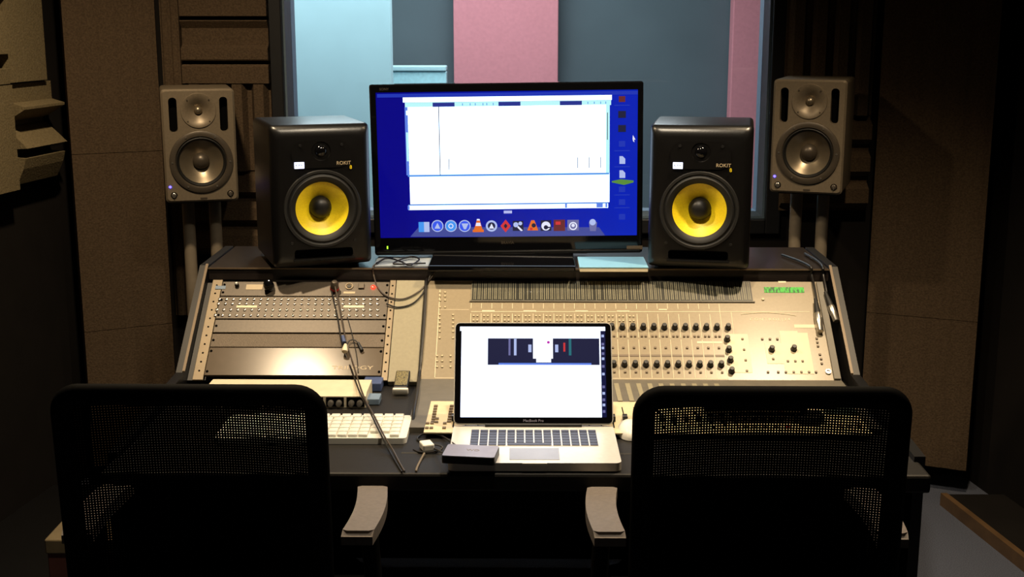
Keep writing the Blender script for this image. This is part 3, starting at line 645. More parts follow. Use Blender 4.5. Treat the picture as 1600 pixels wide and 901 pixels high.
# ---------------------------------------------------------------- grey monitors on pipe stands
def grey_speaker(loc, rz, label):
    W, H, D = 0.232, 0.366, 0.28
    t = thing('studio_monitor', label, 'speaker', loc, rz, 'grey studio monitors')
    f = lambda u, v, w_: Vector((u, -w_, v)); b = new()
    wz, tz = 0.131, 0.297
    slots = [rrect(0.026, 0.112, 0.012, 5, s * 0.080, 0.284) for s in (-1, 1)]
    knobs = [circle(0.011, 16, s * 0.090, 0.024) for s in (-1, 1)]
    r0 = plate(b, rrect(W - 0.012, H - 0.012, 0.010, 4, 0, H / 2), [circle(0.078, 40, 0.002, wz), circle(0.050, 32, 0, tz)] + slots + knobs, f, 0.05)
    r1 = [b.verts.new(f(u, v, -0.006)) for u, v in rrect(W, H, 0.012, 4, 0, H / 2)]; r2 = [b.verts.new(f(u, v, -D)) for u, v in rrect(W, H, 0.012, 4, 0, H / 2)]
    for A, B in ((r0, r1), (r1, r2)):
        n = len(A)
        for i in range(n): b.faces.new((A[i], A[(i + 1) % n], B[(i + 1) % n], B[i]))
    b.faces.new(r2); obj('cabinet', b, m_grey, t, True)
    for s in (-1, 1):
        b = new(); extrude(b, [(u, 0.030, v) for u, v in rrect(0.027, 0.113, 0.012, 5, s * 0.080, 0.284)], (0, 0.003, 0)); obj('port', b, m_hole, t)
    b = new(); lathe(b, [(0.102, 0.0), (0.101, 0.005), (0.094, 0.008), (0.084, 0.007), (0.080, 0.003), (0.078, -0.003)], FRONT(0.002, wz), 56); obj('woofer_ring', b, m_greydk, t, True)
    b = new(); lathe(b, [(0.080, 0.003), (0.077, 0.005), (0.073, 0.001), (0.070, -0.004)], FRONT(0.002, wz), 56); obj('woofer_surround', b, m_rubber, t, True)
    b = new(); lathe(b, [(0.0705, -0.004), (0.056, -0.015), (0.042, -0.026), (0.024, -0.036)], FRONT(0.002, wz), 56); obj('woofer_cone', b, m_cone, t, True)
    b = new(); lathe(b, [(0.027, -0.036), (0.026, -0.024), (0.020, -0.015), (0.011, -0.010), (0, -0.008)], FRONT(0.002, wz), 36); obj('dust_cap', b, m_greydk, t, True)
    for k in range(6):
        a = PI / 6 + k * PI / 3; b = new(); lathe(b, [(0.0034, 0.004), (0.0030, 0.0092), (0, 0.0092)], FRONT(0.002 + 0.092 * math.cos(a + PI / 6), wz + 0.092 * math.sin(a + PI / 6)), 10); obj('screw', b, m_silver, t, True)
    b = new(); lathe(b, [(0.0565, 0.0), (0.0555, 0.003), (0.050, 0.003), (0.036, -0.003), (0.022, -0.012), (0.013, -0.020)], FRONT(0, tz), 44); obj('tweeter_waveguide', b, m_grey, t, True)
    b = new(); lathe(b, [(0.0135, -0.020), (0.0125, -0.012), (0.008, -0.007), (0, -0.005)], FRONT(0, tz), 28); obj('tweeter_dome', b, m_cone, t, True)
    for k in range(4):
        a = PI / 4 + k * PI / 2; b = new(); lathe(b, [(0.0026, 0.002), (0.0022, 0.0042), (0, 0.0042)], FRONT(0.049 * math.cos(a), tz + 0.049 * math.sin(a)), 8); obj('screw', b, m_greydk, t, True)
    for s, m in ((-1, m_silver), (1, m_greydk)):
        b = new(); lathe(b, [(0.0085, -0.012), (0.008, 0.004), (0.006, 0.0055), (0, 0.0055)], FRONT(s * 0.090, 0.024), 18); k = obj('knob', b, m, t, True)
        b = new(); box(b, (s * 0.090, -0.0060, 0.024), (0.003, 0.002, 0.014)); obj('knob_pointer', b, m_silver, k)
    b = new(); lathe(b, [(0.0042, 0.0), (0.0036, 0.002), (0, 0.003)], FRONT(-0.101, 0.052), 12); o = obj('power_light', b, m_led_blue, t, True); o['label'] = 'lit blue power light'
    b = new(); box(b, (0.004, -0.0008, 0.012), (0.022, 0.0016, 0.005)); obj('badge', b, m_greydk, t)
    return t
def pipe_stand(loc, rz, label, h):
    t = thing('speaker_stand', label, 'speaker stand', loc, rz, 'pipe speaker stands')
    b = new(); box(b, (0, 0, 0.012), (0.30, 0.26, 0.024), 0.005); obj('base_plate', b, m_black, t)
    for s in (-1, 1):
        b = new(); rod(b, (s * 0.044, 0.0, 0.024), (s * 0.044, 0.0, h - 0.008), 0.0205, seg=24); obj('pipe', b, m_pipe, t, True)
    b = new(); box(b, (0, 0, h - 0.004), (0.19, 0.20, 0.008), 0.002); obj('top_plate', b, m_black, t)
    return t
gL = at_y(317, 315, 4.16); gR = at_y(1258, 302, 4.16)
agL, agR = math.radians(16.5), math.radians(-19)
for p, a, side in ((gL, agL, 'left'), (gR, agR, 'right')):
    grey_speaker((p.x, p.y, p.z), a, f'grey speaker on a pipe stand at the far {side} behind the desk')
    pipe_stand((p.x - math.sin(a) * 0.14, p.y + math.cos(a) * 0.14, 0), a, f'stand of two grey pipes under the {side} grey speaker', p.z - 0.0005)

# ---------------------------------------------------------------- big screen on the shelf
TY = 3.60
def tv_pt(px, py): p = at_y(px, py, TY); return p
c0 = tv_pt(792.5, 264)
tv = thing('television', 'large black flat screen showing a white program window on a blue desktop', 'television', (c0.x, TY, SHZ))
ROLL = math.radians(0.75)
tw = tv_pt(1007.5, 264).x - tv_pt(584, 264).x; th_ = tv_pt(792, 129.5).z - tv_pt(792, 396.5).z
TC = Vector((c0.x, TY, (tv_pt(792, 129.5).z + tv_pt(792, 396.5).z) / 2))
TM = Matrix.Translation(TC) @ Matrix.Rotation(-ROLL, 4, 'Y')
TMI = TM.inverted()
def TVQ(px, py): q = TMI @ tv_pt(px, py); return q.x, q.z
def tvbox(name, parent, x0, z0, x1, z1, d, m, y=0.0, bev=0.0):
    b = new(); box(b, ((x0 + x1) / 2, y - d / 2, (z0 + z1) / 2), (abs(x1 - x0), d, abs(z1 - z0)), bev, mat=TM); return obj(name, b, m, parent, world=True)
PXM = tw / 423.5; _cx, _cz = TVQ(793, 257.3); sx0, sx1, sz0, sz1 = _cx - 202.5 * PXM, _cx + 202.5 * PXM, _cz - 113.8 * PXM, _cz + 113.8 * PXM
b = new(); f = lambda u, v, w_: TM @ Vector((u, -w_, v))
o1 = rrect(tw, th_, 0.006, 3); ri = plate(b, [(u, v) for u, v in rrect(tw - 0.008, th_ - 0.008, 0.004, 3)], [[(sx0, sz0), (sx1, sz0), (sx1, sz1), (sx0, sz1)]], f, 0.006)
r1 = [b.verts.new(f(u, v, -0.004)) for u, v in o1]; r2 = [b.verts.new(f(u, v, -0.045)) for u, v in o1]; r3 = [b.verts.new(f(u * 0.7, v * 0.7, -0.085)) for u, v in o1]
for A, B in ((ri, r1), (r1, r2), (r2, r3)):
    n = len(A)
    for i in range(n): b.faces.new((A[i], A[(i + 1) % n], B[(i + 1) % n], B[i]))
b.faces.new(r3); obj('bezel', b, m_gloss, tv, world=True)
m_scr = E('screen_blue', (8, 8, 150), 1.0)
nt = m_scr.node_tree; tc = nt.nodes.new('ShaderNodeTexCoord'); sp = nt.nodes.new('ShaderNodeSeparateXYZ'); rp = nt.nodes.new('ShaderNodeValToRGB')
nt.links.new(tc.outputs['Generated'], sp.inputs[0]); nt.links.new(sp.outputs['X'], rp.inputs['Fac']); nt.links.new(rp.outputs['Color'], nt.nodes['Principled BSDF'].inputs['Emission Color'])
rp.color_ramp.elements[0].color = lin((6, 4, 128)) + (1,); rp.color_ramp.elements[1].color = lin((10, 34, 178)) + (1,)
rp.color_ramp.elements[0].position = 0.1; rp.color_ramp.elements[1].position = 0.95
b = new(); box(b, ((sx0 + sx1) / 2, 0.0045, (sz0 + sz1) / 2), (sx1 - sx0, 0.002, sz1 - sz0), mat=TM); scr = obj('screen', b, m_scr, tv, world=True)
EW = lambda n_, rgb, s=1.0: E('picture_' + n_, rgb, s)
e_white, e_cy, e_navy, e_menu, e_dock = EW('white', (205, 230, 255), 2.6), EW('pale_cyan', (190, 250, 252), 1.0), EW('navy', (42, 52, 140)), EW('menu', (34, 54, 178)), EW('dock', (72, 80, 158), 0.9)
e_dkg, e_line, e_mid = EW('dark_grey', (78, 80, 92), 1.0), EW('line_blue', (90, 150, 230)), EW('mid_blue', (96, 130, 230))
lay = [0]
def pic(name, x0, y0, x1, y1, m, lvl=1):
    u, v = TVQ((x0 + x1) / 2, (y0 + y1) / 2 - 0.0125 * ((x0 + x1) / 2 - 793)); hx, hz = (x1 - x0) * PXM / 2, (y1 - y0) * PXM / 2; return tvbox(name, scr, u - hx, v - hz, u + hx, v + hz, 0.0004, m, 0.0034 - 0.0006 * lvl)
pic('menu_bar', 591, 144.5, 995, 150, e_menu)
pic('program_window', 639, 166, 952, 318, e_white); pic('title_bar', 631, 150.5, 954, 158, e_white)
pic('tool_bar', 634, 158.5, 953, 166, e_cy)
for xa, xb in ((676, 710), (779, 813), (875, 909)): pic('tool_gap', xa, 159, xb, 165.5, e_navy, 2)
for xa in (722, 734, 742, 754, 760, 770, 918, 928, 938, 946): pic('tool_mark', xa, 160.5, xa + 1.2, 164, e_line, 2)
pic('side_bar', 633.5, 166, 639, 272, e_mid); pic('side_thumb', 635, 205, 638, 250, e_cy, 2); pic('side_thumb', 634.5, 171, 638.5, 178, e_white, 2)
pic('scroll_bar', 947, 166, 952.5, 272, e_cy, 2); pic('scroll_thumb', 948.6, 178, 949.8, 220, e_dkg, 3)
pic('divider_line', 637, 271.5, 952, 274.5, e_line, 2); pic('track_line', 685.9, 166, 687.2, 273, e_dkg, 2)
for xa in (701, 902, 920, 938): pic('track_mark', xa, 247, xa + 1, 264, e_dkg, 2)
pic('bottom_bar', 637, 318.5, 951, 326.5, e_white); pic('bottom_edge', 637, 318.2, 951, 319.6, e_line, 2)
for xa in (637, 883, 932, 946): pic('bottom_mark', xa, 319.5, xa + (3 if xa != 932 else 10), 326, e_mid, 2)
pic('folder_label', 787, 329, 800, 333.5, EW('pale', (180, 185, 235)))
# dock
q = [TVQ(*p) for p in ((641, 370), (947, 370), (936, 355), (654, 355))]
b = new(); extrude(b, [TM @ Vector((u, 0.0030, v)) for u, v in q], TM.to_3x3() @ Vector((0, -0.0004, 0))); obj('dock', b, e_dock, scr, world=True)
ic = {n_: EW('icon_' + n_, c) for n_, c in dict(blue=(60, 90, 235), sky=(70, 150, 240), pale=(176, 190, 236), white=(228, 230, 250), dark=(34, 34, 60), orange=(226, 110, 40), red=(206, 54, 56), brown=(104, 44, 46), grey=(110, 110, 160), green=(90, 140, 60)).items()}
def disc(name, px, py, r, m, lvl=3, n=24, rin=0.0, squash=1.0):
    u, v = TVQ(px, py); s = (sx1 - sx0) / 405.0; b = new(); y = 0.0034 - 0.0006 * lvl
    if rin: 
        lathe(b, [(rin * s, 0), (r * s, 0), (r * s, 0.0004), (rin * s, 0.0004)], TM @ FRONT(u, v, y), n, True)
    else: lathe(b, [(0, 0), (r * s, 0), (r * s, 0.0004), (0, 0.0004)], TM @ FRONT(u, v, y), n)
    return obj(name, b, m, scr, world=True)
def polyp(name, pts, m, lvl=3):
    y = 0.0034 - 0.0006 * lvl; b = new(); extrude(b, [TM @ Vector((TVQ(*p)[0], y, TVQ(*p)[1])) for p in pts], TM.to_3x3() @ Vector((0, -0.0004, 0))); return obj(name, b, m, scr, world=True)
IY = 353
pic('dock_icon', 654, IY - 8, 671, IY + 8, ic['sky'], 3); pic('dock_icon_half', 662.5, IY - 8, 671, IY + 8, ic['pale'], 4)
for px, m in ((683.5, 'blue'), (704.5, 'sky'), (726, 'blue')):
    disc('dock_icon', px, IY, 9.5, ic['pale'], 3); disc('icon_face', px, IY, 8, ic[m], 4)
polyp('icon_mark', [(683.5, IY - 5), (688, IY + 4), (679, IY + 4)], ic['pale'], 5); disc('icon_mark', 704.5, IY, 4, ic['white'], 5, rin=2.6)
polyp('icon_mark', [(721, IY - 4), (732, IY - 4), (728, IY + 5), (725, IY + 5)], ic['pale'], 5)
polyp('dock_icon', [(745.5, IY - 11), (749, IY - 11), (754, IY + 6), (740.5, IY + 6)], ic['orange'], 3); pic('icon_base', 738.5, IY + 5, 756, IY + 9, ic['orange'], 4)
polyp('icon_band', [(744, IY - 5), (750.5, IY - 5), (751.6, IY), (743, IY)], ic['white'], 4); polyp('icon_band', [(745.2, IY - 11), (749.3, IY - 11), (749.8, IY - 8.5), (744.7, IY - 8.5)], ic['white'], 4)
disc('dock_icon', 768, IY, 9, ic['pale'], 3, rin=6); disc('icon_face', 768, IY, 5.6, ic['dark'], 4); polyp('icon_mark', [(768, IY - 4), (772, IY + 4), (764, IY + 4)], ic['white'], 5)
polyp('dock_icon', [(790, IY - 10), (798, IY), (790, IY + 10), (782, IY)], ic['red'], 3); polyp('icon_mark', [(790, IY - 4), (793, IY), (790, IY + 4), (787, IY)], ic['dark'], 4)
pic('dock_icon', 801, IY - 8, 818, IY + 8, ic['dark'], 3); disc('icon_mark', 806, IY - 2, 4, ic['pale'], 4); disc('icon_mark', 813, IY - 4, 3, ic['pale'], 4); polyp('icon_mark', [(810, IY), (817, IY + 7), (814, IY + 8), (808, IY + 2)], ic['white'], 4)
polyp('dock_icon', [(830, IY - 9), (835, IY - 9), (841, IY + 7), (824, IY + 7)], ic['orange'], 3); disc('icon_mark', 834, IY - 1, 3.4, ic['dark'], 4); pic('icon_mark', 828, IY + 3, 832, IY + 7, ic['red'], 4)
pic('dock_icon', 844.5, IY - 8.5, 861.5, IY + 8.5, ic['dark'], 3); disc('icon_face', 853, IY, 7.2, ic['white'], 4); disc('icon_mark', 853, IY + 2, 3.4, ic['dark'], 5); pic('icon_mark', 852, IY + 2, 861, IY + 4, ic['dark'], 5)
pic('dock_icon', 865, IY - 9, 883, IY + 9, ic['brown'], 3); pic('icon_mark', 868, IY - 6, 876, IY - 1, ic['red'], 4)
pic('dock_icon', 886.5, IY - 8.5, 904.5, IY + 8.5, ic['grey'], 3); disc('icon_mark', 895.5, IY, 6.5, ic['white'], 4, rin=4.6); disc('icon_mark', 895.5, IY - 1, 2.6, ic['white'], 4)
polyp('dock_icon', [(920, IY - 6), (933, IY - 6), (931, IY + 8), (922, IY + 8)], ic['grey'], 3); disc('icon_mark', 926, IY - 6, 5, ic['pale'], 4)
# desktop icons
for py, m, s in ((157, 'brown', 5), (181, 'dark', 6), (203, 'dark', 6), (227, 'blue', 5), (298, 'blue', 5), (318, 'blue', 5), (341, 'blue', 5)):
    pic('desktop_icon', 972 - s, py - s * 0.9, 972 + s, py + s * 0.9, ic[m] if m != 'blue' else e_menu, 2)
for py in (250, 272): polyp('desktop_icon', [(968, py - 6), (973, py - 6), (977, py - 2), (977, py + 6), (968, py + 6)], ic['pale'], 2)
polyp('icon_label', [(956, 283), (970, 280), (990, 282), (990, 285), (975, 289), (956, 285)], ic['green'], 2)
for py in (166, 237, 262, 306, 326): pic('icon_label', 960, py, 984, py + 1.6, e_menu, 2)
polyp('mouse_pointer', [(989, 211), (993, 218), (990.5, 218.5), (991.5, 222), (989.5, 221), (988.5, 217)], ic['white'], 2)
# lower lip, lettering, light, stand
xa, za = TVQ(578, 396); xb, zb = TVQ(1008, 391)
b = new(); box(b, (0, -0.003, (th_ / -2) + 0.006), (tw - 0.01, 0.012, 0.010), 0.003, mat=TM); obj('lower_lip', b, m_black_sat, tv, world=True)
RX = Matrix.Rotation(PI / 2, 4, 'X')
u, v = TVQ(600, 139.5); obj('lettering', text_bm('SONY', 0.010, TM @ Matrix.Translation((u, -0.0004, v)) @ RX), m_greydk, tv, world=True)
u, v = TVQ(793, 379); obj('lettering', text_bm('BRAVIA', 0.011, TM @ Matrix.Translation((u, -0.0004, v)) @ RX), m_greydk, tv, world=True)
u, v = TVQ(991.5, 386.5); tvbox('sticker', tv, u - 12.5 * PXM, v - 3 * PXM, u + 12.5 * PXM, v + 3 * PXM, 0.0005, m_trim, -0.0002)
u, v = TVQ(605.5, 386.5); b = new(); box(b, (u, -0.001, v), (0.003, 0.002, 0.008), mat=TM); obj('power_light', b, m_led_green, tv, world=True)
bx0, bx1 = at_z(668, 425, SHZ).x, at_z(900, 425, SHZ).x
b = new(); box(b, ((bx0 + bx1) / 2, 3.565, SHZ + 0.0085), (bx1 - bx0, 0.31, 0.016), 0.005, 3); obj('stand_base', b, m_gloss, tv, world=True)
b = new(); box(b, (c0.x, 3.66, SHZ + 0.05), (0.12, 0.03, 0.10), 0.006); obj('stand_neck', b, m_black, tv, world=True)
b = new(); box(b, (c0.x, 3.645, SHZ + 0.02), (0.46, 0.07, 0.012), 0.003); obj('stand_step', b, m_shelf, tv, world=True)

# ---------------------------------------------------------------- things on the shelf
p0, p1 = at_z(906, 417.5, SHZ + 0.014), at_z(1012, 417.5, SHZ + 0.014)
t = thing('storage_box', 'flat white box on the shelf between the screen and the right speaker', 'box', ((p0.x + p1.x) / 2, p0.y + 0.08, SHZ))
wd = 0.185
b = new(); box(b, (p0.x + wd / 2, p0.y + 0.076, SHZ + 0.0062), (wd, 0.15, 0.011), 0.002); obj('body', b, m_cream, t, world=True)
b = new(); box(b, (p0.x + wd / 2, p0.y + 0.076, SHZ + 0.0136), (wd + 0.002, 0.152, 0.0035), 0.0012); obj('lid', b, m_lid_tint, t, world=True)
pp = [at_z(583, 417, SHZ), at_z(676, 417, SHZ), at_z(690, 404, SHZ), at_z(592, 402, SHZ)]
b = new(); extrude(b, [Vector((q.x, q.y, SHZ + 0.0006)) for q in pp], (0, 0, 0.0025)); tag(obj('paper_sheet', b, m_paper), 'white papers lying on the shelf under the cables left of the screen', 'paper')
def cable(label, pts, r=0.0022, m=m_cable, name='cable', cat='cable', n=8):
    b = new(); tube(b, spline(pts, n), r, 8); return tag(obj(name, b, m, None, True), label, cat)
P = lambda px, py, wv=0.006: (lambda q: PM(q[0], q[1], wv))(on_panel(px, py))
SH = lambda px, py, h=0.004: at_z(px, py, SHZ + h)
LIP = lambda px, h=0.0: Vector((at_y(px, 425, SHF - 0.006).x, SHF - 0.008, SHZ + h))
cable('thin grey cable hanging in the upper loop right of the red lamp', [SH(600, 405), SH(588, 412), LIP(583, 0.004), LIP(584, -0.02), P(591, 452), P(606, 466, 0.008), P(630, 469), P(655, 457), LIP(676, -0.022), LIP(683, 0.004), SH(690, 406)], 0.0021, m_cable_gr)
cable('thin dark cable hanging in the lower loop left of the console', [P(604, 478, 0.010), P(622, 482), P(645, 476), P(662, 458), LIP(672, -0.022), LIP(676, 0.003), SH(680, 408)], 0.0021, m_cable)
cable('thick black cable running down the left edge of the console to the desk', [LIP(668, -0.03), P(666, 447, 0.006), P(663, 500, 0.006), P(658, 560, 0.006), P(655, 590, 0.008), at_z(652, 612, 0.766), at_z(647, 640, 0.764), at_z(644, 664, 0.746)], 0.0042, m_cable)
cable('tangled black cable lying on the papers left of the screen', [SH(588, 411, 0.008), SH(605, 403, 0.014), SH(625, 408, 0.012), SH(640, 414, 0.008), SH(655, 405, 0.012), SH(640, 401, 0.012), SH(615, 412, 0.010), SH(665, 411, 0.008)], 0.0024, m_cable)

# two microphone leads over the right end of the console
def xlr_lead(label, pts, end, tip):
    t = thing('microphone_lead', label, 'cable', pts[0]); b = new(); tube(b, spline(pts, 8), 0.0034, 8); obj('cable', b, m_cable, t, True, True)
    d = (Vector(tip) - Vector(end)); Lh = d.length; mt = Matrix.Translation(end) @ d.to_track_quat('Z', 'Y').to_matrix().to_4x4()
    b = new(); lathe(b, [(0, -0.05), (0.0045, -0.05), (0.0085, -0.006), (0.0085, 0)], mt, 16); obj('boot', b, m_rubber, t, True, True)
    b = new(); lathe(b, [(0.0092, 0), (0.0100, 0.004), (0.0100, Lh * 0.55), (0.0088, Lh * 0.6), (0.0088, Lh - 0.002), (0.0075, Lh), (0, Lh)], mt, 20); obj('connector', b, m_silver, t, True, True)
    return t
xlr_lead('left of two microphone leads with silver connectors at the right end of the console', [SH(1222, 398, 0.006), SH(1250, 408, 0.008), LIP(1266, 0.006), LIP(1268, -0.015), P(1271, 450, 0.010), P(1275, 474, 0.011)], P(1276.5, 494, 0.012), P(1281, 522, 0.011))
xlr_lead('right of two microphone leads with silver connectors at the right end of the console', [SH(1258, 396, 0.006), SH(1278, 408, 0.008), LIP(1285, 0.006), LIP(1286, -0.015), P(1289, 452, 0.010), P(1292, 470, 0.011)], P(1297, 483, 0.012), P(1306, 506, 0.011))

# leads hanging from the rack to the desk front
DK = lambda px, py, h=0.003: at_z(px, py, DZ + h)
cable('long thin dark lead hanging from the plug down across the white keyboard', [P(524, 452, 0.03), P(532, 490, 0.016), P(540, 530, 0.014), P(553, 575, 0.016), DK(568, 618, 0.05), DK(585, 650, 0.036), DK(600, 680, 0.027), DK(614, 703, 0.008), DK(624, 722), DK(632, 736)], 0.0021, m_cable_gr)
cable('second thin dark lead running beside the long one to the desk edge', [P(518, 456, 0.012), P(528, 500, 0.010), P(536, 545, 0.010), P(550, 582, 0.012), DK(562, 612, 0.048), DK(578, 643, 0.036), DK(594, 676, 0.027), DK(608, 703, 0.008), DK(620, 724), DK(628, 737)], 0.0021, m_cable)
cable('faint thin lead behind the long lead on the rack panels', [P(543, 497, 0.006), P(552, 530, 0.006), P(558, 560, 0.006), P(560, 584, 0.006)], 0.0012, m_cable)
t = thing('cable_adapter', 'pale yellow and blue adapter plug on the hanging lead, over the rack panels', 'plug', P(540, 550, 0.014))
b = new(); lathe(b, [(0, 0), (0.004, 0), (0.0085, 0.018), (0.0075, 0.024), (0, 0.025)], Matrix.Translation(P(541, 545, 0.020)) @ (P(539, 562, 0.020) - P(541, 545, 0.020)).to_track_quat('Z', 'Y').to_matrix().to_4x4(), 12); obj('plug_body', b, m_cream, t, True, True)
b = new(); lathe(b, [(0, 0), (0.0045, 0), (0.0055, 0.022), (0, 0.022)], Matrix.Translation(P(536.5, 532, 0.020)) @ (P(540, 546, 0.020) - P(536.5, 532, 0.020)).to_track_quat('Z', 'Y').to_matrix().to_4x4(), 12); obj('sleeve', b, m_blue, t, True, True)
t = thing('earphone_lead', 'small black jack on a short curled lead right of the yellow adapter', 'plug', P(560, 545, 0.01))
b = new(); tube(b, spline([P(541, 546, 0.012), P(546, 537, 0.012), P(554, 535, 0.012), P(561, 540, 0.010)], 8), 0.0018, 8); obj('lead', b, m_cable, t, True, True)
b = new(); rod(b, P(560, 539, 0.010), P(566, 551, 0.010), 0.0035, 0.0052, 12); obj('jack', b, m_black, t, True, True)

# ---------------------------------------------------------------- desk-top things, left side
# cream preamp with silver knobs in front of the rack
xa, xb = at_z(322, 628, DZ).x, at_z(576, 628, DZ).x; yb_ = at_z(450, 637, DZ).y
t = thing('preamplifier', 'cream desktop preamp with a row of silver knobs, in front of the rack', 'audio unit', ((xa + xb) / 2, yb_ + 0.06, DZ))
b = new(); prof = [(yb_, DZ + 0.0015), (yb_, DZ + 0.030), (yb_ + 0.022, DZ + 0.036), (yb_ + 0.125, DZ + 0.036), (yb_ + 0.125, DZ + 0.0015)]
extrude(b, [(xa, y, z_) for y, z_ in prof], (xb - xa, 0, 0)); obj('case', b, m_cream, t, world=True)
nk = 8; pw = (xb - xa) / nk
for k in range(nk):
    xc = xa + pw * (k + 0.5); b = new(); box(b, (xc, yb_ - 0.0005, DZ + 0.0155), (pw * 0.86, 0.002, 0.024)); rc = obj('recess', b, m_hole, t, world=True)
    for dx in (-0.2, 0.2):
        b = new(); lathe(b, [(0.0075, 0), (0.0065, 0.012), (0, 0.0125)], Matrix.Translation((xc + dx * pw, yb_ - 0.0015, DZ + 0.014)) @ Matrix.Rotation(PI / 2, 4, 'X'), 16); obj('knob', b, m_silver, rc, True, True)
p = at_z(581, 612, DZ)
b = new(); box(b, (p.x, p.y + 0.042, DZ + 0.0118), (0.048, 0.085, 0.022), 0.002); tag(obj('notebook', b, m_blue), 'small dull blue notebook right of the cream preamp', 'notebook')
p = at_z(578, 632, DZ); t = thing('card_reader', 'small grey blue box with a tiny light in front of the blue notebook', 'card reader', (p.x + 0.006, p.y, DZ))
b = new(); box(b, (p.x + 0.006, p.y + 0.018, DZ + 0.009), (0.036, 0.05, 0.016), 0.002); obj('body', b, m_ltblue, t, world=True)
b = new(); box(b, (p.x - 0.004, p.y - 0.008, DZ + 0.010), (0.006, 0.003, 0.005)); obj('plug', b, m_silver, t, world=True)
# small patterned device with white end
p = at_z(626, 618, DZ)
t = thing('pocket_recorder', 'small device with a speckled top and white front end, below the putty panel', 'gadget', (p.x, p.y + 0.04, DZ))
TILT = Matrix.Translation((p.x, p.y, DZ + 0.002)) @ Matrix.Rotation(math.radians(14), 4, 'X')
b = new(); box(b, (0, 0.045, 0.012), (0.036, 0.085, 0.020), 0.003, mat=TILT); obj('body', b, m_black, t, world=True)
b = new(); box(b, (0, 0.001, 0.011), (0.040, 0.010, 0.018), 0.004, 3, mat=TILT); obj('front_end', b, m_white, t, True, True)
m_speck = M('speckled_print', (120, 110, 70), 0.4, amt=0.9, scale=260)
b = new(); box(b, (0, 0.046, 0.0225), (0.031, 0.07, 0.0012), mat=TILT); obj('printed_top', b, m_speck, t, world=True)
# white keyboard
kc = (at_z(338, 696, DZ) + at_z(637, 695, DZ) + at_z(643, 655, DZ) + at_z(357, 655, DZ)) / 4
kw, kd = 0.430, 0.168
t = thing('computer_keyboard', 'white computer keyboard lying on the desk behind the left chair', 'keyboard', (kc.x, kc.y - 0.004, DZ), math.radians(0.6))
b = new(); extrude(b, [(u, v, 0.001) for u, v in rrect(kw, kd, 0.010, 5)], (0, 0, 0.014)); obj('case', b, m_white, t, True)
kp = None; n = 0
for r in range(6):
    cols = 17 if r else 16
    for c in range(cols):
        x = -kw / 2 + 0.016 + (kw - 0.032) * (c + 0.5) / cols; y = kd / 2 - 0.018 - 0.0265 * r
        if r == 5 and 4 <= c <= 8: 
            if c != 6: continue
        if r == 5 and c in (14, 15): continue
        if n >= 98: continue
        n += 1
        if kp is None: b = new(); box(b, (0, 0, 0.0035), (0.0205, 0.0225, 0.007), 0.0018, 2); kp = obj('key', b, m_white, t, True); kp.location = (x, y, 0.0148)
        else:
            k = kp.copy(); COL.objects.link(k); k.parent = t; k.location = (x, y, 0.0148)
            if r == 5 and c == 6: k.scale = (5.0, 1, 1)
cable('white keyboard cord leading to the fader buttons', [DK(643, 664, 0.008), DK(655, 664, 0.004), DK(664, 664, 0.004)], 0.0020, m_white)
# ---------------------------------------------------------------- laptop
LC = Vector((0.0155, DF + 0.006 + 0.125, DZ + 0.0022))
lp = thing('laptop', 'open silver laptop with a bright white page, in the middle of the desk', 'laptop', LC, math.radians(0.4))
LW, LD, LH = 0.364, 0.249, 0.020
b = new(); extrude(b, [(u, v, 0.002) for u, v in rrect(LW, LD, 0.014, 6)], (0, 0, LH - 0.002)); obj('base', b, m_alu, lp, True)
for sx in (-1, 1):
    for sy in (-1, 1): b = new(); lathe(b, [(0.006, 0), (0.006, 0.003), (0, 0.003)], Matrix.Translation((sx * 0.16, sy * 0.10, 0)), 12); obj('foot', b, m_rubber, lp)
b = new(); box(b, (0, 0.038, LH + 0.0003), (0.282, 0.108, 0.0006)); obj('keyboard_well', b, m_alu, lp)
kk = None
for r in range(6):
    n = 14
    for c in range(n):
        if r == 5 and c in (4, 5, 7, 8): continue
        x = -0.141 + 0.282 * (c + 0.5) / n; y = 0.038 + 0.054 - 0.108 * (r + 0.5) / 6
        if kk is None: b = new(); box(b, (0, 0, 0.0008), (0.0172, 0.0150, 0.0016), 0.0006, 1); kk = obj('key', b, m_key, lp); kk.location = (x, y, LH + 0.0006)
        else:
            k = kk.copy(); COL.objects.link(k); k.parent = lp; k.location = (x, y, LH + 0.0006)
            if r == 5 and c == 6: k.scale = (5.6, 1, 1)
            if r == 0: k.scale = (1, 0.8, 1)
b = new(); box(b, (0, -0.068, LH + 0.0004), (0.106, 0.074, 0.0008), 0.0003, 1); o = obj('trackpad', b, m_drive, lp); 
m_tp = M('silver_trackpad', (140, 144, 156), 0.35, metal=0.2, amt=0.03); o.data.materials[0] = m_tp
b = new(); box(b, (0, -LD / 2, LH - 0.003), (0.052, 0.003, 0.006), 0.001); obj('lid_notch', b, m_white, lp)
b = new(); rod(b, (-0.11, LD / 2 - 0.006, LH + 0.003), (0.11, LD / 2 - 0.006, LH + 0.003), 0.005, seg=12); obj('hinge', b, m_black, lp, True)
LT = Matrix.Translation((0, LD / 2 - 0.008, LH + 0.004)) @ Matrix.Rotation(math.radians(-29), 4, 'X') @ Matrix.Rotation(PI / 2, 4, 'X')   # x right, y up the lid, z to the viewer
b = new(); extrude(b, [LT @ Vector((u, v, -0.008)) for u, v in rrect(LW, 0.240, 0.012, 5, 0, 0.122)], LT.to_3x3() @ Vector((0, 0, 0.007))); lid = obj('lid', b, m_alu, lp, True)
b = new(); extrude(b, [LT @ Vector((u, v, -0.0005)) for u, v in rrect(LW - 0.004, 0.236, 0.010, 5, 0, 0.122)], LT.to_3x3() @ Vector((0, 0, 0.0012))); obj('bezel', b, m_gloss, lid)
SW, S0, S1 = 0.334, 0.018, 0.232
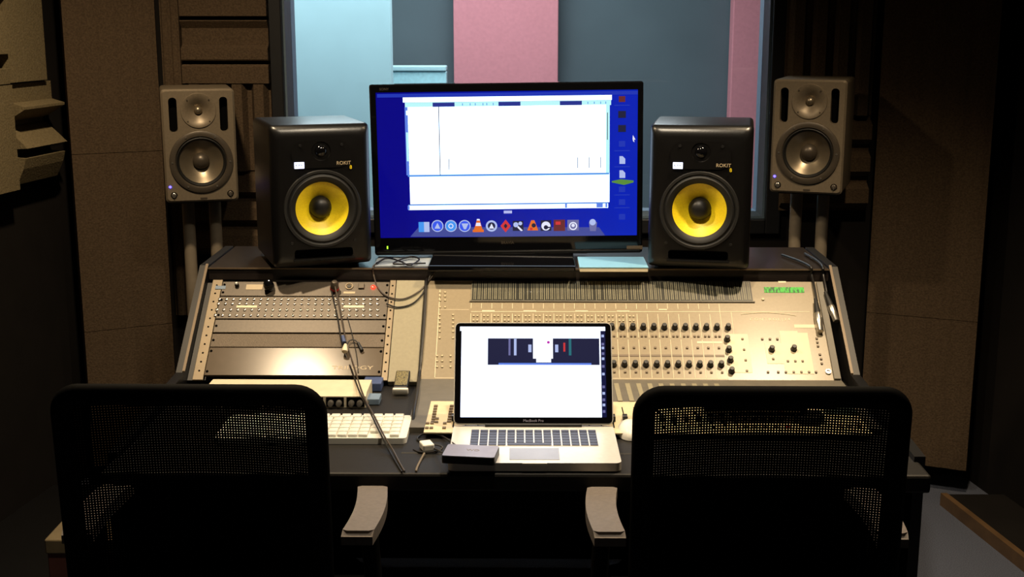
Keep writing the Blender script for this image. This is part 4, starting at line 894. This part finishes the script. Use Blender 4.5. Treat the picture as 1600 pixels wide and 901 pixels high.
def lbox(name, u0, v0, u1, v1, m, lvl=0):
    b = new(); box(b, ((u0 + u1) / 2, (v0 + v1) / 2, 0.0010 + 0.0004 * lvl), (abs(u1 - u0), abs(v1 - v0), 0.0004), mat=LT); return obj(name, b, m, lid)
e_l = EW('laptop_white', (225, 235, 255), 2.2); e_ld = EW('laptop_dark', (16, 20, 60), 1.0); e_ln = EW('laptop_navy', (30, 32, 62), 1.0)
ux = lambda px: -SW / 2 + SW * (px - 721) / (947.5 - 721); vy = lambda py: S1 - (S1 - S0) * (py - 517) / (659 - 517)
lbox('screen', -SW / 2, S0, SW / 2, S1, e_ld); lbox('page', ux(721.5), S0, ux(940), vy(521), e_l, 1); lbox('menu_bar', ux(719), vy(524), ux(947.5), vy(517.5), e_l, 2)
lbox('photograph', ux(763), vy(578), ux(938), vy(536), e_ln, 2)
lbox('bright_panel', ux(834), vy(568), ux(865), vy(535), e_l, 3); lbox('bright_foot', ux(839), vy(574), ux(862), vy(568), e_l, 3); lbox('page_edge', ux(780), vy(578), ux(925), vy(575), e_mid, 3)
for px, py, wp, hp, c in ((806, 550, 4, 26, 'pale'), (797, 550, 3, 26, 'grey'), (829, 552, 5, 12, 'pale'), (871, 552, 5, 12, 'pale'), (883, 550, 3, 14, 'red'), (892, 550, 4, 26, 'sky')): lbox('photo_detail', ux(px - wp / 2), vy(py + hp / 2), ux(px + wp / 2), vy(py - hp / 2), ic[c] if c != 'sky' else EW('teal', (40, 110, 120)), 3)
u, v = ux(858), vy(542.5); b = new(); lathe(b, [(0, 0), (0.0035, 0), (0.0035, 0.0004), (0, 0.0004)], LT @ Matrix.Translation((u, v, 0.0026)), 14); obj('pink_dot', b, EW('pink', (190, 40, 170)), lid)
for k, py in enumerate((532, 545, 551, 560, 568, 580, 592, 612, 622, 632, 640, 650)): lbox('desktop_icon', ux(941.5), vy(py + 2), ux(945.5), vy(py - 2), ic['pale'] if k % 2 == 0 else ic['grey'], 1)
obj('lettering', text_bm('MacBook Pro', 0.0085, LT @ Matrix.Translation((0, 0.010, 0.0011)), 0.0001), m_drive, lid)
# ---------------------------------------------------------------- external drive on the palm rest
hz = DZ + 0.0022 + LH + 0.001
q = [at_z(703, 692, hz + 0.018), at_z(785, 698, hz + 0.018), at_z(766, 717, hz + 0.018), at_z(689, 707, hz + 0.018)]
ctr = sum(q, Vector()) / 4
dr = thing('external_drive', 'small dark external drive lying on the left palm rest of the laptop', 'hard drive', (ctr.x, ctr.y, hz), math.radians(-7))
b = new(); extrude(b, [(u, v, 0.0005) for u, v in rrect(0.112, 0.076, 0.006, 4)], (0, 0, 0.0155)); obj('case', b, m_black, dr, True)
b = new(); extrude(b, [(u, v, 0.016) for u, v in rrect(0.110, 0.074, 0.006, 4)], (0, 0, 0.0015)); obj('top_cover', b, m_drive, dr, True)
obj('emblem', text_bm('WD', 0.016, Matrix.Translation((0.004, 0.004, 0.0176)), 0.0002), m_rail, dr)
cable('black looped drive lead on the desk left of the laptop', [Vector((ctr.x - 0.058, ctr.y + 0.012, hz + 0.008)), DK(678, 700, 0.008), DK(662, 692, 0.005), DK(652, 685, 0.005), DK(662, 678, 0.006), DK(688, 680, 0.008), Vector((ctr.x - 0.03, ctr.y + 0.062, hz + 0.004))], 0.0023, m_cable)
cable('second black lead curled beside the white plug left of the laptop', [DK(646, 702), DK(655, 706), DK(672, 706, 0.004), DK(688, 703, 0.006), DK(690, 697, 0.012), DK(676, 694, 0.012), DK(660, 697, 0.008)], 0.0020, m_cable)
t = thing('power_plug', 'small white plug lying among the black leads left of the laptop', 'plug', DK(668, 704, 0))
pa, pb = DK(658, 697), DK(676, 706)
b = new(); box(b, (0, 0, 0.010), (0.026, 0.036, 0.016), 0.003, mat=Matrix.Translation(((pa.x + pb.x) / 2, (pa.y + pb.y) / 2, DZ + 0.001)) @ Matrix.Rotation(0.35, 4, 'Z')); obj('plug_body', b, m_white, t, world=True)
b = new(); tube(b, spline([DK(663, 708, 0.006), DK(658, 717, 0.003), DK(652, 729, 0.003), DK(650, 736, 0.003)], 6), 0.0024, 8); obj('cord', b, m_rail, t, True, True)
# mouse
p = at_z(984, 676, 0.745); b = new()
prof = []
for k in range(9):
    a = k / 8 * PI / 2; prof.append((math.cos(a), math.sin(a)))
lathe(b, prof[:-1] + [(0, 1)], Matrix.Translation((p.x, p.y, 0.7440)) @ Matrix.Diagonal((0.030, 0.054, 0.030, 1)), 28); r_ = b
lathe(b, [(1, 0), (0.9, -0.05), (0, -0.05)], Matrix.Translation((p.x, p.y, 0.7440)) @ Matrix.Diagonal((0.030, 0.054, 0.030, 1)), 28)
t = thing('computer_mouse', 'white computer mouse right of the laptop', 'mouse', (p.x, p.y, 0.7422)); obj('shell', b, m_white, t, True, True)
b = new(); lathe(b, [(0, 0), (0.003, 0), (0.003, 0.003), (0, 0.0045)], Matrix.Translation((p.x, p.y + 0.03, 0.7655)), 12); obj('scroll_ball', b, m_greydk, t, True, True)

# ---------------------------------------------------------------- office chairs
def office_chair(loc, rz, label):
    t = thing('office_chair', label, 'chair', loc, rz, 'black mesh office chairs')
    W2, zt, zb, yb = 0.222, 1.035, 0.60, -0.27
    path = []
    for (u, v) in rrect(2 * W2, zt - zb, 0.034, 8, 0, (zt + zb) / 2): path.append((u, yb - 0.03 * ((v - zb) / (zt - zb)) ** 2 + 0.02 * 0, v))
    b = new(); tube(b, path, 0.0195, 12, True, flat=0.75, up=(0, 1, 0)); obj('back_frame', b, m_chair, t, True)
    # mesh: a fine lattice with real holes
    b = new(); nx, nz = 88, 88; x0, x1, z0, z1 = -W2 + 0.004, W2 - 0.004, zb + 0.004, zt - 0.004; o_ = 0.24
    yy = lambda x, z_: yb + 0.030 - 0.030 * (x / W2) ** 2 - 0.03 * ((z_ - zb) / (zt - zb)) ** 2 - 0.004
    V = lambda x, z_: b.verts.new((x, yy(x, z_), z_))
    grid = [[V(x0 + (x1 - x0) * i / nx, z0 + (z1 - z0) * j / nz) for j in range(nz + 1)] for i in range(nx + 1)]
    cx, cz_ = (x1 - x0) / nx, (z1 - z0) / nz
    for i in range(nx):
        for j in range(nz):
            if (i < 4 or i > nx - 5) and (j < 4 or j > nz - 5): b.faces.new((grid[i][j], grid[i + 1][j], grid[i + 1][j + 1], grid[i][j + 1])); continue
            xa, za = x0 + cx * i, z0 + cz_ * j; o2 = 0.37
            h = [V(xa + cx * o2, za + cz_ * o2), V(xa + cx * (1 - o2), za + cz_ * o2), V(xa + cx * (1 - o2), za + cz_ * (1 - o2)), V(xa + cx * o2, za + cz_ * (1 - o2))]
            g = [grid[i][j], grid[i + 1][j], grid[i + 1][j + 1], grid[i][j + 1]]
            for k in range(4): b.faces.new((g[k], g[(k + 1) % 4], h[(k + 1) % 4], h[k]))
    obj('back_mesh', b, m_mesh, t)
    b = new(); extrude(b, [(u, v + 0.01, 0.445) for u, v in rrect(0.49, 0.47, 0.07, 6)], (0, 0, 0.065))
    bmesh.ops.bevel(b, geom=[e for e in b.edges if abs(e.verts[0].co.z - e.verts[1].co.z) < 1e-5 and e.verts[0].co.z > 0.5], offset=0.02, segments=3, affect='EDGES'); obj('seat', b, m_chair, t, True)
    b = new(); tube(b, spline([(0, -0.05, 0.425), (0, -0.22, 0.43), (0, -0.285, 0.50), (0, -0.285, 0.60)], 6), 0.03, 10, flat=0.6, up=(0, 1, 0)); obj('back_support', b, m_chair, t, True)
    for s in (-1, 1):
        b = new(); tube(b, spline([(s * 0.20, 0.0, 0.43), (s * 0.262, 0.0, 0.45), (s * 0.278, -0.01, 0.53), (s * 0.272, -0.02, 0.694)], 6), 0.018, 10); obj('arm_support', b, m_chair, t, True)
        b = new(); n = 18; rings = []
        out = []
        for k in range(n + 1):                                   # gently bowed pad, narrower at the front
            u = k / n; y = -0.15 + 0.255 * u; c = s * (0.266 + 0.010 * math.sin(PI * u)); hw = 0.030 + 0.001 * u
            out.append((c, hw, y))
        L = [(c - hw, y) for c, hw, y in out]; R = [(c + hw, y) for c, hw, y in out]
        sm = lambda lst: lst
        poly = L + R[::-1]
        extrude(b, [(x, y, 0.694) for x, y in poly], (0, 0, 0.026))
        bmesh.ops.bevel(b, geom=[e for e in b.edges if abs(e.verts[0].co.z - e.verts[1].co.z) < 1e-5 and e.verts[0].co.z > 0.71], offset=0.009, segments=3, affect='EDGES')
        o = obj('arm_pad', b, m_pad, t, True); o['label'] = 'grey arm pad'
    b = new(); rod(b, (0, 0, 0.10), (0, 0, 0.44), 0.026, seg=16); obj('gas_lift', b, m_chair, t, True)
    for k in range(5):
        a = PI / 2 + 2 * PI * k / 5 + 0.3; d = Vector((math.cos(a), math.sin(a), 0))
        b = new(); tube(b, [d * 0.02 + Vector((0, 0, 0.115)), d * 0.16 + Vector((0, 0, 0.105)), d * 0.29 + Vector((0, 0, 0.082))], 0.022, 8, flat=0.8, up=(0, 0, 1)); leg = obj('base_leg', b, m_chair, t, True)
        b = new(); p = d * 0.285 + Vector((0, 0, 0.032)); q_ = Vector((-d.y, d.x, 0)) * 0.022
        rod(b, p - q_, p - q_ * 0.25, 0.031, seg=16); rod(b, p + q_ * 0.25, p + q_, 0.031, seg=16); rod(b, p, p + Vector((0, 0, 0.05)), 0.008, seg=8); obj('caster', b, m_chair, leg, True)
    return t
ch = office_chair((-0.588, 2.42, 0), 0.0, 'black mesh office chair on the left, in front of the white keyboard')
dup(ch, (0.424, 2.42, 0), 0.0, 'black mesh office chair on the right, in front of the faders')

# ---------------------------------------------------------------- carton left of the desk
x0, x1, yb_, yf_ = -1.245, -0.925, 3.36, 3.08
t = thing('storage_carton', 'tan carton with a reddish printed side on the floor left of the desk', 'box', ((x0 + x1) / 2, (yb_ + yf_) / 2, 0))
b = new(); box(b, ((x0 + x1) / 2, (yb_ + yf_) / 2, 0.160), (x1 - x0 - 0.008, yb_ - yf_ - 0.008, 0.32), 0.003); obj('box_body', b, m_box_dk, t, world=True)
b = new(); box(b, ((x0 + x1) / 2, (yb_ + yf_) / 2, 0.335), (x1 - x0, yb_ - yf_, 0.04), 0.004); obj('lid', b, m_box, t, world=True)
